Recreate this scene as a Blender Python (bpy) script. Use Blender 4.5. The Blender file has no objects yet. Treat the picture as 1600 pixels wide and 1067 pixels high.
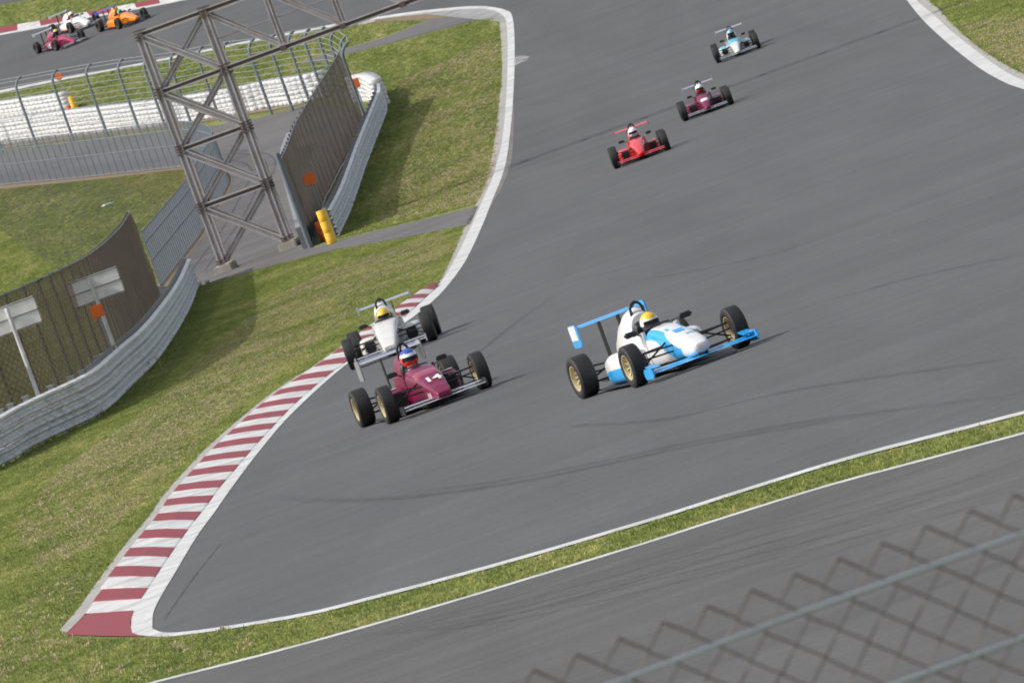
import bpy, bmesh, math, random
from mathutils import Vector, Matrix
random.seed(7)
scene = bpy.context.scene
C = scene.collection
R = math.radians

# ------------------------------------------------------------------ camera
FPX = 16000.0                 # focal length in pixels of the 1600 px wide photograph
CAM = Vector((0, 0, 5.5))
ROLL = R(20.0)
PITCH = math.atan(525 / FPX)
Fd = Vector((0, math.cos(PITCH), -math.sin(PITCH)))
Hh = Vector((1, 0, 0))
Uu = Vector((0, math.sin(PITCH), math.cos(PITCH)))
CR = math.cos(ROLL) * Hh - math.sin(ROLL) * Uu
CU = math.sin(ROLL) * Hh + math.cos(ROLL) * Uu
cam_data = bpy.data.cameras.new('camera')
cam_data.sensor_width = 36
cam_data.lens = FPX / 1600 * 36
cam_data.clip_start = 1
cam_data.clip_end = 9000
cam_data.dof.use_dof = True
cam_data.dof.focus_distance = 150
cam_data.dof.aperture_fstop = 26
cam = bpy.data.objects.new('camera', cam_data)
C.objects.link(cam)
m3 = Matrix((CR, CU, -Fd)).transposed()
cam.matrix_world = Matrix.Translation(CAM) @ m3.to_4x4()
scene.camera = cam

# ------------------------------------------------------------------ light
SUN_EL = R(45)
SUN_DIR = Vector((-math.cos(R(-7)), math.sin(R(-7)), 0)) * math.cos(SUN_EL) + Vector((0, 0, math.sin(SUN_EL)))  # towards the sun
w = bpy.data.worlds.new('World')
scene.world = w
w.use_nodes = True
nt = w.node_tree
nt.nodes.clear()
sky = nt.nodes.new('ShaderNodeTexSky')
sky.sky_type = 'NISHITA'
sky.sun_disc = False
sky.sun_elevation = SUN_EL
sky.sun_rotation = math.atan2(SUN_DIR.x, SUN_DIR.y)
sky.air_density = 1.0
sky.dust_density = 3.0
sky.ozone_density = 1.0
bg = nt.nodes.new('ShaderNodeBackground')
bg.inputs['Strength'].default_value = 0.145
out = nt.nodes.new('ShaderNodeOutputWorld')
hs = nt.nodes.new('ShaderNodeHueSaturation'); hs.inputs['Saturation'].default_value = .55
nt.links.new(sky.outputs[0], hs.inputs['Color']); nt.links.new(hs.outputs[0], bg.inputs['Color'])
nt.links.new(bg.outputs[0], out.inputs['Surface'])
sd = bpy.data.lights.new('sun', 'SUN')
sd.energy = 3.0
sd.angle = R(1.0)
sd.color = (1.0, 0.95, 0.87)
so = bpy.data.objects.new('sun', sd)
C.objects.link(so)
so.rotation_euler = SUN_DIR.to_track_quat('Z', 'Y').to_euler()
so.location = SUN_DIR * 300
scene.view_settings.view_transform = 'Standard'
scene.view_settings.look = 'None'
scene.view_settings.gamma = 1
scene.view_settings.use_curve_mapping = False
scene.view_settings.exposure = 0.27
scene.cycles.filter_width = 1.8

# ------------------------------------------------------------------ terrain profile and picking
GZ = [(-3000, 2.8), (22, 2.8), (30, 2.3), (52, 0.12), (60, 0.0), (120, 0), (200, -.1), (260, -.28), (310, -.38), (340, -.22), (370, .6),
      (400, 2.0), (450, 5.4), (500, 9.5), (550, 14.2), (620, 21), (700, 27), (900, 34), (1400, 38), (6000, 40)]
def _slopes():
    n = len(GZ); d = [(GZ[i+1][1]-GZ[i][1])/(GZ[i+1][0]-GZ[i][0]) for i in range(n-1)]
    s = [0.0]*n
    for i in range(1, n-1):
        if d[i-1]*d[i] > 0:
            h0 = GZ[i][0]-GZ[i-1][0]; h1 = GZ[i+1][0]-GZ[i][0]
            w1 = 2*h1+h0; w2 = h1+2*h0
            s[i] = (w1+w2)/(w1/d[i-1]+w2/d[i])
    return s
GS = _slopes()
def g(Y):
    for i in range(len(GZ)-1):
        x0, y0 = GZ[i]; x1, y1 = GZ[i+1]
        if Y <= x1 or i == len(GZ)-2:
            h = x1-x0; t = (Y-x0)/h
            return ((2*t**3-3*t**2+1)*y0 + (t**3-2*t**2+t)*h*GS[i] + (-2*t**3+3*t**2)*y1 + (t**3-t**2)*h*GS[i+1])
def gl(Y):                         # the ground as meshed: straight between lines every 2 m
    a = math.floor(Y/2)*2; t = (Y-a)/2
    return g(a)*(1-t)+g(a+2)*t
def ray(x, y):
    return Fd + CR*((x-800)/FPX) - CU*((y-533.5)/FPX)
def P(x, y):                       # pixel of the photograph -> point on the ground
    d = ray(x, y); Y0 = 62.0
    f = lambda Y: CAM.z + d.z/d.y*Y - gl(Y)
    Y1 = Y0
    while f(Y1) > 0 and Y1 < 900:
        Y0 = Y1; Y1 += 1.5
    for _ in range(24):
        m = (Y0+Y1)/2
        if f(m) > 0: Y0 = m
        else: Y1 = m
    return Vector((d.x/d.y*Y0, Y0, gl(Y0)))
def PY(x, y, Y):                   # pixel at a known distance
    d = ray(x, y); return CAM + d*(Y/d.y)

# ------------------------------------------------------------------ materials
MATS = {}
def nodes_of(name):
    m = bpy.data.materials.new(name); m.use_nodes = True
    n = m.node_tree; b = n.nodes['Principled BSDF']
    return m, n, b
def paint(name, col, rough=.5, metal=0, coat=0, var=.12, scale=6, spec=.5, bump=0, bscale=60):
    if name in MATS: return MATS[name]
    m, n, b = nodes_of(name)
    tc = n.nodes.new('ShaderNodeTexCoord')
    no = n.nodes.new('ShaderNodeTexNoise'); no.inputs['Scale'].default_value = scale; no.inputs['Detail'].default_value = 6
    n.links.new(tc.outputs['Object'], no.inputs['Vector'])
    mr = n.nodes.new('ShaderNodeMapRange'); mr.inputs['From Min'].default_value = .3; mr.inputs['From Max'].default_value = .7
    mr.inputs['To Min'].default_value = 1-var; mr.inputs['To Max'].default_value = 1+var*.5
    n.links.new(no.outputs['Fac'], mr.inputs['Value'])
    vm = n.nodes.new('ShaderNodeVectorMath'); vm.operation = 'SCALE'
    vm.inputs[0].default_value = col
    n.links.new(mr.outputs[0], vm.inputs['Scale'])
    n.links.new(vm.outputs[0], b.inputs['Base Color'])
    b.inputs['Roughness'].default_value = rough
    b.inputs['Metallic'].default_value = metal
    b.inputs['Coat Weight'].default_value = coat
    b.inputs['Specular IOR Level'].default_value = spec
    if bump:
        n2 = n.nodes.new('ShaderNodeTexNoise'); n2.inputs['Scale'].default_value = bscale; n2.inputs['Detail'].default_value = 4
        n.links.new(tc.outputs['Object'], n2.inputs['Vector'])
        bp = n.nodes.new('ShaderNodeBump'); bp.inputs['Strength'].default_value = bump; bp.inputs['Distance'].default_value = .02
        n.links.new(n2.outputs['Fac'], bp.inputs['Height']); n.links.new(bp.outputs[0], b.inputs['Normal'])
    MATS[name] = m
    return m
def ramp(n, fac, stops):
    r = n.nodes.new('ShaderNodeValToRGB')
    while len(r.color_ramp.elements) < len(stops): r.color_ramp.elements.new(.5)
    for e, (p, c) in zip(r.color_ramp.elements, stops):
        e.position = p; e.color = (*c, 1)
    n.links.new(fac, r.inputs['Fac']); return r
def noise(n, vec, scale, detail=6, rough=.55, dist=0):
    t = n.nodes.new('ShaderNodeTexNoise'); t.inputs['Scale'].default_value = scale; t.inputs['Detail'].default_value = detail
    t.inputs['Roughness'].default_value = rough; t.inputs['Distortion'].default_value = dist
    n.links.new(vec, t.inputs['Vector']); return t.outputs['Fac']
def mapping(n, scale=(1, 1, 1), rot=(0, 0, 0)):
    tc = n.nodes.new('ShaderNodeTexCoord'); mp = n.nodes.new('ShaderNodeMapping')
    mp.inputs['Scale'].default_value = scale; mp.inputs['Rotation'].default_value = rot
    n.links.new(tc.outputs['Object'], mp.inputs['Vector']); return mp.outputs[0]
def mix(n, a, b, fac, mode='MIX'):
    x = n.nodes.new('ShaderNodeMix'); x.data_type = 'RGBA'; x.blend_type = mode
    for s, v in ((6, a), (7, b)):
        if isinstance(v, tuple): x.inputs[s].default_value = (*v, 1)
        else: n.links.new(v, x.inputs[s])
    if isinstance(fac, (int, float)): x.inputs[0].default_value = fac
    else: n.links.new(fac, x.inputs[0])
    return x.outputs[2]

def asphalt(name, base, warm, streak=.5, s1=(.022, .30, 1), s2=(.05, 1.3, 1)):
    m, n, b = nodes_of(name)
    v1 = mapping(n)
    tc0 = n.nodes.new('ShaderNodeTexCoord'); r0 = n.nodes.new('ShaderNodeVectorRotate'); r0.inputs['Angle'].default_value = R(12)
    n.links.new(tc0.outputs['Object'], r0.inputs['Vector'])
    v2, v3 = [], []
    for q, t in ((v2, s1), (v3, s2)):
        mp = n.nodes.new('ShaderNodeMapping'); mp.inputs['Scale'].default_value = t; n.links.new(r0.outputs[0], mp.inputs['Vector']); q.append(mp.outputs[0])
    v2 = v2[0]; v3 = v3[0]
    big = ramp(n, noise(n, mapping(n, (1, .09, 1)), .4, 6, .6, .6), [(.3, tuple(c*.88 for c in base)), (.7, tuple(c*1.11 for c in base))]).outputs[0]
    st = ramp(n, noise(n, v2, 1.0, 6, .6, .5), [(.35, (1-.32*streak,)*3), (.55, (1, 1, 1)), (.75, (1+.14*streak,)*3)]).outputs[0]
    st2 = ramp(n, noise(n, v3, 1.0, 5, .65, .8), [(.38, (1-.16*streak,)*3), (.6, (1.04, 1.04, 1.04))]).outputs[0]
    fine = ramp(n, noise(n, v1, 14, 6, .8), [(.3, (.78, .78, .78)), (.7, (1.22, 1.22, 1.22))]).outputs[0]
    mid = ramp(n, noise(n, v1, 1.1, 5, .7), [(.3, (.93, .93, .93)), (.7, (1.06, 1.06, 1.06))]).outputs[0]
    c = mix(n, big, st, 1, 'MULTIPLY'); c = mix(n, c, st2, 1, 'MULTIPLY'); c = mix(n, c, fine, 1, 'MULTIPLY'); c = mix(n, c, mid, 1, 'MULTIPLY')
    c = mix(n, c, warm, .12)
    n.links.new(c, b.inputs['Base Color'])
    b.inputs['Roughness'].default_value = .82
    b.inputs['Specular IOR Level'].default_value = .3
    bp = n.nodes.new('ShaderNodeBump'); bp.inputs['Strength'].default_value = .35; bp.inputs['Distance'].default_value = .006
    n.links.new(noise(n, v1, 60, 3, .7), bp.inputs['Height']); n.links.new(bp.outputs[0], b.inputs['Normal'])
    return m
M_TRACK = asphalt('track asphalt', (.089, .0903, .0932), (.11, .11, .11), .34)
M_PIT = asphalt('side road asphalt', (.091, .089, .0875), (.12, .11, .10), .5, (.04, .55, 1), (.09, 2.6, 1))
M_PATH = asphalt('service asphalt', (.13, .125, .125), (.14, .13, .12), .7)

def grass_colour(n):
    tc = n.nodes.new('ShaderNodeTexCoord')
    geo = n.nodes.new('ShaderNodeNewGeometry')
    v = geo.outputs['Position']
    mp = n.nodes.new('ShaderNodeMapping'); mp.inputs['Scale'].default_value = (1, .22, .0)
    n.links.new(v, mp.inputs['Vector']); v = mp.outputs[0]
    a = ramp(n, noise(n, v, .55, 6, .6, .4), [(.30, (.140, .170, .055)), (.48, (.180, .205, .070)), (.60, (.225, .235, .095)), (.78, (.30, .27, .14))]).outputs[0]
    b_ = ramp(n, noise(n, v, 3.0, 5, .7), [(.3, (.75, .78, .72)), (.55, (1, 1, 1)), (.78, (1.3, 1.2, 1.2))]).outputs[0]
    return mix(n, a, b_, 1, 'MULTIPLY')
def grass_mats():
    m, n, b = nodes_of('turf ground')
    n.links.new(grass_colour(n), b.inputs['Base Color'])
    b.inputs['Roughness'].default_value = .95; b.inputs['Specular IOR Level'].default_value = .1
    bp = n.nodes.new('ShaderNodeBump'); bp.inputs['Strength'].default_value = .8; bp.inputs['Distance'].default_value = .05
    geo = n.nodes.new('ShaderNodeNewGeometry')
    n.links.new(noise(n, geo.outputs['Position'], 9, 5, .7), bp.inputs['Height']); n.links.new(bp.outputs[0], b.inputs['Normal'])
    m2, n, b = nodes_of('grass blades')
    oi = n.nodes.new('ShaderNodeObjectInfo')
    rr = ramp(n, oi.outputs['Random'], [(0, (.72, .78, .7)), (.6, (1.15, 1.15, 1.1)), (.93, (1.3, 1.25, 1.1)), (1, (2.0, 1.6, 1.7))]).outputs[0]
    c = mix(n, grass_colour(n), rr, 1, 'MULTIPLY')
    c = mix(n, c, (1.38, 1.40, 1.28), 1, 'MULTIPLY')
    n.links.new(c, b.inputs['Base Color'])
    b.inputs['Roughness'].default_value = .7; b.inputs['Specular IOR Level'].default_value = .2
    tr = n.nodes.new('ShaderNodeBsdfTranslucent'); n.links.new(c, tr.inputs['Color'])
    mx = n.nodes.new('ShaderNodeMixShader'); mx.inputs[0].default_value = .3
    o = n.nodes['Material Output']
    n.links.new(b.outputs[0], mx.inputs[1]); n.links.new(tr.outputs[0], mx.inputs[2]); n.links.new(mx.outputs[0], o.inputs['Surface'])
    return m, m2
M_TURF, M_BLADE = grass_mats()
def worn(name, col, dirt, amt=.5, scale=1.2, rough=.6):
    m, n, b = nodes_of(name)
    v = mapping(n)
    f = ramp(n, noise(n, v, scale, 8, .7), [(.42, (0, 0, 0)), (.75, (amt,)*3)]).outputs[0]
    f2 = ramp(n, noise(n, v, 14, 4, .7), [(.5, (0, 0, 0)), (.8, (amt*.6,)*3)]).outputs[0]
    c = mix(n, col, dirt, f); c = mix(n, c, dirt, f2)
    n.links.new(c, b.inputs['Base Color']); b.inputs['Roughness'].default_value = rough
    return m
M_WHITE = worn('white track paint', (.60, .60, .59), (.22, .22, .22), .85)
M_KRED = worn('red kerb paint', (.25, .022, .03), (.12, .05, .05), .6)
M_KWHITE = worn('white kerb paint', (.62, .61, .60), (.22, .21, .20), .85)
M_CONC = worn('gutter concrete', (.36, .35, .33), (.17, .15, .13), .8, 2.0, .85)
M_DIRT = worn('bare earth', (.20, .14, .09), (.11, .10, .045), .8, 2.0, .95)
M_GALV = paint('galvanised steel', (.33, .345, .36), .5, .55, 0, .25, 5)
M_RAIL = paint('weathered barrier steel', (.68, .68, .69), .55, .05, 0, .3, 3)
M_GREYF = paint('blue grey fence wire', (.16, .185, .215), .55, .3, 0, .15, 3)
M_STEEL = worn('grey painted girder', (.50, .475, .485), (.30, .21, .17), .7, 1.8, .55)
M_RUST_DARK = worn('rusty joint and dark web', (.12, .095, .09), (.20, .13, .10), .7, 5, .7)
M_BLACK = paint('black metal', (.02, .02, .022), .4, .3)
M_CARBON = paint('dark composite', (.03, .03, .033), .35)
M_TYRE = paint('slick rubber', (.015, .0145, .014), .62, 0, 0, .3, 9)
M_TWHITE = worn('white painted tyre', (.70, .70, .71), (.3, .3, .31), .4, 3)
M_ORANGE = paint('fluorescent orange board', (1.0, .21, .03), .6)
M_YELLOW = paint('yellow plastic', (.95, .56, .05), .5)
M_DORANGE = paint('orange plastic', (.75, .13, .02), .5)
M_SIGN = paint('sign board back', (.82, .80, .76), .6)
M_SILVER = paint('brushed aluminium', (.68, .70, .74), .28, .75)
M_GOLD = paint('gold wheel', (.62, .53, .32), .35, .35)
M_DRIM = paint('dark wheel', (.12, .11, .10), .4, .5)
M_VISOR = paint('dark visor', (.015, .015, .02), .08)
M_NETWIRE = worn('weathered chain link wire', (.085, .068, .056), (.12, .085, .06), .6, 30)
M_BLUEWIRE = paint('blue grey tension wire', (.27, .31, .36), .45, .3)

# ------------------------------------------------------------------ object helpers
def link(name, me, parent=None, mats=()):
    o = bpy.data.objects.new(name, me); C.objects.link(o)
    if parent is not None: o.parent = parent
    for m in mats: me.materials.append(m)
    return o
def obj(name, bm, mats, parent=None, smooth=False):
    if not isinstance(mats, (list, tuple)): mats = [mats]
    bmesh.ops.recalc_face_normals(bm, faces=bm.faces)
    me = bpy.data.meshes.new(name)
    if smooth:
        for f in bm.faces: f.smooth = True
        for e in bm.edges:
            if len(e.link_faces) == 2 and e.calc_face_angle(0) > R(38): e.smooth = False
    bm.to_mesh(me); bm.free()
    return link(name, me, parent, mats)
def tag(o, label, cat, group=None):
    o['label'] = label; o['category'] = cat
    if group: o['group'] = group
    return o
def struct(o): o['kind'] = 'structure'; return o
def thing(name, label, cat, loc, group=None, rot=None):
    o = bpy.data.objects.new(name, None); C.objects.link(o); o.location = loc
    o.empty_display_size = .3
    if rot is not None: o.rotation_euler = rot
    return tag(o, label, cat, group)
def box(bm, c, s, mtx=None, mi=0):
    r = bmesh.ops.create_cube(bm, size=1)
    T = Matrix.Translation(c) @ (mtx.to_4x4() if mtx else Matrix.Identity(4)) @ Matrix.Diagonal((*s, 1))
    bmesh.ops.transform(bm, matrix=T, verts=r['verts'])
    if mi:
        for v in r['verts']:
            for f in v.link_faces: f.material_index = mi
def bar(bm, a, b, wd, ht=None, up=Vector((0, 0, 1)), mi=0):   # a rectangular bar from a to b
    a = Vector(a); b = Vector(b); d = b-a; L = d.length; d.normalize()
    if abs(d.dot(up)) > .99: up = Vector((0, 1, 0))
    s = d.cross(up).normalized(); u = s.cross(d)
    M = Matrix((d, s, u)).transposed()
    box(bm, (a+b)/2, (L, wd, ht or wd), M, mi)
def tube(bm, pts, r, n=8, closed=False, mi=0, r2=None):
    pts = [Vector(p) for p in pts]; rings = []
    k = len(pts)
    pu = None
    for i, p in enumerate(pts):
        t = (pts[(i+1) % k] - pts[i-1]) if closed or 0 < i < k-1 else (pts[1]-pts[0] if i == 0 else pts[-1]-pts[-2])
        t.normalize()
        if pu is None:
            pu = Vector((0, 0, 1)) if abs(t.z) < .9 else Vector((0, 1, 0))
        s = t.cross(pu).normalized(); pu = s.cross(t).normalized()
        rr = r if r2 is None else r+(r2-r)*i/(k-1)
        rings.append([bm.verts.new(p+rr*(math.cos(2*math.pi*j/n)*s+math.sin(2*math.pi*j/n)*pu)) for j in range(n)])
    m = k if closed else k-1
    for i in range(m):
        A = rings[i]; B = rings[(i+1) % k]
        for j in range(n):
            f = bm.faces.new((A[j], A[(j+1) % n], B[(j+1) % n], B[j])); f.material_index = mi
    if not closed:
        for q in (rings[0], rings[-1]):
            f = bm.faces.new(q); f.material_index = mi
def loft(bm, rings, closed=True, caps=True, mif=None):
    vs = [[bm.verts.new(p) for p in r] for r in rings]
    n = len(rings[0])
    for i in range(len(vs)-1):
        for j in range(n if closed else n-1):
            f = bm.faces.new((vs[i][j], vs[i][(j+1) % n], vs[i+1][(j+1) % n], vs[i+1][j]))
            if mif: f.material_index = mif(f.calc_center_median())
    if caps and closed:
        for q in (vs[0], vs[-1]):
            f = bm.faces.new(q)
            if mif: f.material_index = mif(f.calc_center_median())
    return vs
def lathe(bm, prof, n=32, axis='Y', mi=0):      # prof (radius, along)
    rings = []
    for j in range(n):
        a = 2*math.pi*j/n
        rings.append([bm.verts.new((r*math.cos(a), t, r*math.sin(a))) for r, t in prof])
    for j in range(n):
        A = rings[j]; B = rings[(j+1) % n]
        for i in range(len(prof)-1):
            if prof[i][0] == 0 and prof[i+1][0] == 0: continue
            f = bm.faces.new((A[i], A[i+1], B[i+1], B[i])); f.material_index = mi
    bmesh.ops.remove_doubles(bm, verts=bm.verts, dist=1e-5)

# ground patches: polygons traced on the ground, cut every 2 m of depth so they follow the profile
def patch_mesh(poly, dz):
    bm = bmesh.new()
    vs = [bm.verts.new((p.x, p.y, 0)) for p in poly]
    bm.faces.new(vs)
    bmesh.ops.triangulate(bm, faces=bm.faces)
    ys = [p.y for p in poly]; y = math.floor(min(ys)/2)*2+2
    while y < max(ys):
        bmesh.ops.bisect_plane(bm, geom=bm.verts[:]+bm.edges[:]+bm.faces[:], plane_co=(0, y, 0), plane_no=(0, 1, 0))
        y += 2
    bmesh.ops.triangulate(bm, faces=[f for f in bm.faces if len(f.verts) > 4])
    for v in bm.verts: v.co.z = gl(v.co.y)+dz
    for f in bm.faces:
        f.normal_update()
        if f.normal.z < 0: f.normal_flip()
    return bm
def patch(name, px, dz, mat, world=False):
    poly = px if world else [P(*p) for p in px]
    bm = patch_mesh(poly, dz)
    me = bpy.data.meshes.new(name); bm.to_mesh(me); bm.free()
    return struct(link(name, me, None, [mat]))
def smooth_px(pts, n=6):           # Catmull-Rom through traced points
    o = []
    for i in range(len(pts)-1):
        p0 = Vector(pts[max(i-1, 0)]); p1 = Vector(pts[i]); p2 = Vector(pts[i+1]); p3 = Vector(pts[min(i+2, len(pts)-1)])
        for k in range(n):
            t = k/n
            o.append(.5*((2*p1)+(-p0+p2)*t+(2*p0-5*p1+4*p2-p3)*t*t+(-p0+3*p1-3*p2+p3)*t**3))
    o.append(Vector(pts[-1])); return [tuple(p) for p in o]
def resample(pts, step):
    pts = [Vector(p) for p in pts]; L = [0]
    for a, b in zip(pts, pts[1:]): L.append(L[-1]+(b-a).length)
    n = max(1, round(L[-1]/step)); o = []; j = 0
    for i in range(n+1):
        s = L[-1]*i/n
        while j < len(L)-2 and L[j+1] < s: j += 1
        t = (s-L[j])/max(1e-9, L[j+1]-L[j]); o.append(pts[j].lerp(pts[j+1], t))
    return o

# ------------------------------------------------------------------ ground
ys = [-3000, -800, -200, -40, 0, 10, 18] + list(range(22, 720, 2)) + [760, 820, 900, 1100, 1400, 2000, 3000, 6000]
xs = [-4000, -1200, -300, -120, -60, -30, -15, 0, 15, 30, 60, 120, 300, 1200, 4000]
bm = bmesh.new()
grid = [[bm.verts.new((x, y, g(y))) for x in xs] for y in ys]
for i in range(len(ys)-1):
    for j in range(len(xs)-1):
        bm.faces.new((grid[i][j], grid[i][j+1], grid[i+1][j+1], grid[i+1][j]))
me = bpy.data.meshes.new('ground'); bm.to_mesh(me); bm.free()
struct(link('ground', me, None, [M_TURF]))

# traced edges (photograph pixels)
kerb_out = [(105, 990), (134, 960), (160, 925), (188, 888), (216, 852), (242, 821), (262, 790), (283, 764), (305, 740), (325, 717), (345, 698), (365, 679),
            (390, 656), (421, 630), (455, 605), (490, 582), (518, 562), (540, 545), (570, 522), (602, 500), (640, 473), (665, 456), (684, 447)]
kerb_in = [(205, 992), (209, 955), (229, 926), (255, 886), (279, 851), (303, 818), (325, 790), (345, 762), (365, 739), (384, 716), (403, 694), (421, 675),
           (441, 653), (462, 632), (489, 608), (518, 584), (544, 565), (562, 551), (586, 531), (612, 512), (642, 488), (668, 464), (686, 448)]
line_trk = [(239, 985), (240, 960), (251, 935), (273, 898), (307, 841), (336, 801), (364, 761), (393, 722), (421, 687), (444, 660), (478, 626), (512, 595), (541, 571),
            (575, 547), (610, 521), (645, 497), (676, 472), (700, 447), (728, 408), (754, 353), (771, 310), (783, 281), (791, 253), (797, 211), (801, 169), (804, 112), (804, 56), (800, 25), (791, 17), (769, 12), (743, 10.5), (699, 13.5), (642, 19.7), (586, 28), (530, 37)]
white_in = kerb_in[1:-2] + [(668, 464), (686, 446), (708, 412), (736, 355), (756, 310), (769, 281), (777, 253), (784, 225), (790, 169), (793, 112), (793, 56), (790, 32), (784, 24), (769, 16.5), (741, 14.6), (699, 17.5), (642, 23.5), (586, 31.5), (530, 40)]
gut_out = [(684, 447), (702, 412), (726, 355), (745, 318), (755, 298), (765, 261), (772, 225), (779, 169), (784, 126), (784, 84), (780, 36), (772, 25), (755, 20), (720, 20), (670, 24), (600, 34), (530, 44)]
far_line_t = [(530, 37), (400, 62), (325, 78), (212, 101), (100, 122), (0, 142), (-80, 158)]
far_line_b = [(530, 41), (400, 65), (325, 81), (212, 104), (100, 125.5), (0, 146), (-80, 162)]
near_line_t = [(239, 983), (256, 989), (290, 988), (376, 976), (490, 956), (575, 934.5), (700, 902), (800, 874.5), (925, 838.5), (1050, 801), (1175, 761), (1300, 722.5), (1385, 699), (1470, 677.5), (1600, 644), (1720, 613), (1900, 567)]
near_line_b = [(205, 992), (250, 996)]+[(x, y+5.0) for x, y in near_line_t[2:]]
pit_t = [(-120, 1160), (100, 1103), (239, 1066), (421, 1020), (560, 982), (700, 941.5), (800, 911.5), (1000, 851), (1150, 803), (1300, 757), (1450, 717), (1600, 677), (1750, 637), (1950, 583)]
pit_b = [(x, y+3.2) for x, y in pit_t]
rt_trk = [(1370, -70), (1392, -35), (1416, 0), (1442, 32), (1469, 58), (1497, 82), (1534, 110), (1572, 131), (1600, 141), (1680, 168), (1800, 190)]
rt_wht = [(1385, -70), (1407, -35), (1431, 0), (1459, 24), (1487, 50), (1525, 80), (1562, 107), (1600, 127), (1680, 153), (1800, 175)]
rt_gut = [(1402, -70), (1425, -35), (1450, 0), (1469, 17), (1493, 43), (1525, 71), (1562, 97), (1600, 116), (1680, 142), (1800, 164)]

S = smooth_px
# main track: inside the left line, the near line, the right line; beyond the tip it joins the far straight
Wl = [P(*p) for p in S(line_trk, 4)]
near_w = [P(*p) for p in S(near_line_t, 3)]
right_w = [P(*p) for p in S(rt_trk, 4)]
far_w = [P(*p) for p in far_line_t]
fk = [(-80, 68), (0, 53), (60, 42), (120, 30), (180, 19), (240, 8), (275, 1), (330, -10), (480, -36)]
far_k = [P(*p) for p in fk]
last = far_k[-1]
poly = list(reversed(near_w)) + Wl[1:] + far_w[1:] + [Vector((-60, far_w[-1].y+2, 0)), Vector((-60, far_k[0].y, 0))] + far_k + [Vector((30, last.y+8, 0)), Vector((60, last.y-60, 0)), Vector((50, right_w[0].y+20, 0))] + right_w + [Vector((45, right_w[-1].y-2, 0)), Vector((45, near_w[-1].y, 0))]
track = patch('track', poly, .010, M_TRACK, True)
# near side road at the bottom of the frame
pw = [P(*p) for p in pit_t]
patch('side_road', pw + [Vector((60, pw[-1].y-8, 0)), Vector((60, 56, 0)), Vector((-40, 56, 0)), Vector((-40, pw[0].y, 0))], .010, M_PIT, True)
def ribbon(name, a, b, dz, mat, n=4, raw=False):
    A = a if raw else S(a, n); B = b if raw else S(b, n)
    return patch(name, list(A)+list(reversed(B)), dz, mat)
ribbon('edge_line', near_line_t, near_line_b, .014, M_WHITE, 3)
ribbon('edge_line', pit_t, pit_b, .014, M_WHITE, 3)
ribbon('edge_line', far_line_t, far_line_b, .014, M_WHITE, 3)
ribbon('edge_line', line_trk[:1]+line_trk[1:], [(205, 992)]+white_in, .016, M_WHITE, 4)
ribbon('edge_line', rt_trk, rt_wht, .016, M_WHITE, 4)
ribbon('gutter', rt_wht, rt_gut, .018, M_CONC, 4)
ribbon('gutter', white_in[-19:], gut_out, .012, M_CONC, 4)
ko2 = [(94, 986), (123, 952), (150, 914), (178, 876), (206, 840), (232, 810), (253, 779), (275, 753), (297, 729), (318, 706), (338, 688), (358, 670), (384, 648), (416, 622), (450, 598), (486, 576), (514, 556), (537, 541)]
ribbon('gutter', kerb_out[:18], ko2, .018, M_CONC, 3)
# service road, paths
patch('service_road', [(308, 449), (360, 434), (430, 414), (530, 389), (640, 370), (735, 351), (748, 322), (640, 349), (527, 376), (488, 389), (500, 345), (520, 290), (548, 235), (571, 195), (560, 176), (535, 166), (474, 166), (400, 186), (300, 203), (200, 214), (100, 226), (0, 240), (-80, 252), (-80, 296), (0, 287), (150, 273), (280, 258), (325, 258), (356, 270), (360, 290), (346, 318), (318, 367), (290, 404), (262, 448), (285, 470)], .012, M_PATH)
patch('path', [(470, 97), (530, 80), (600, 60), (660, 36), (690, 25), (725, 21), (760, 28), (700, 44), (600, 71), (530, 88), (480, 103)], .012, M_PATH)
patch('path', [(1466, 14), (1500, 4), (1560, -16), (1700, -60), (1720, -52), (1570, -6), (1520, 9), (1474, 21)], .012, M_PATH)
ribbon('bare_earth', [(-80, 305), (0, 296), (150, 281), (280, 266), (330, 268), (352, 288), (336, 318), (306, 366), (278, 403), (244, 448)], [(-80, 296), (0, 287), (150, 273), (280, 258), (325, 258), (358, 270), (362, 290), (348, 318), (320, 367), (292, 404), (266, 448)], .016, M_DIRT, 3)
ribbon('bare_earth', [(-80, 246), (0, 234), (100, 221), (200, 208), (300, 195), (400, 178), (474, 164)], [(-80, 236), (0, 226), (100, 212), (200, 200), (300, 188), (400, 172), (474, 158)], .020, M_DIRT, 2)
ribbon('bare_earth', [(586, 31.5), (642, 25), (700, 20), (735, 19)], [(586, 36), (642, 33), (690, 29), (735, 21)], .014, M_DIRT, 2)

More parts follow.
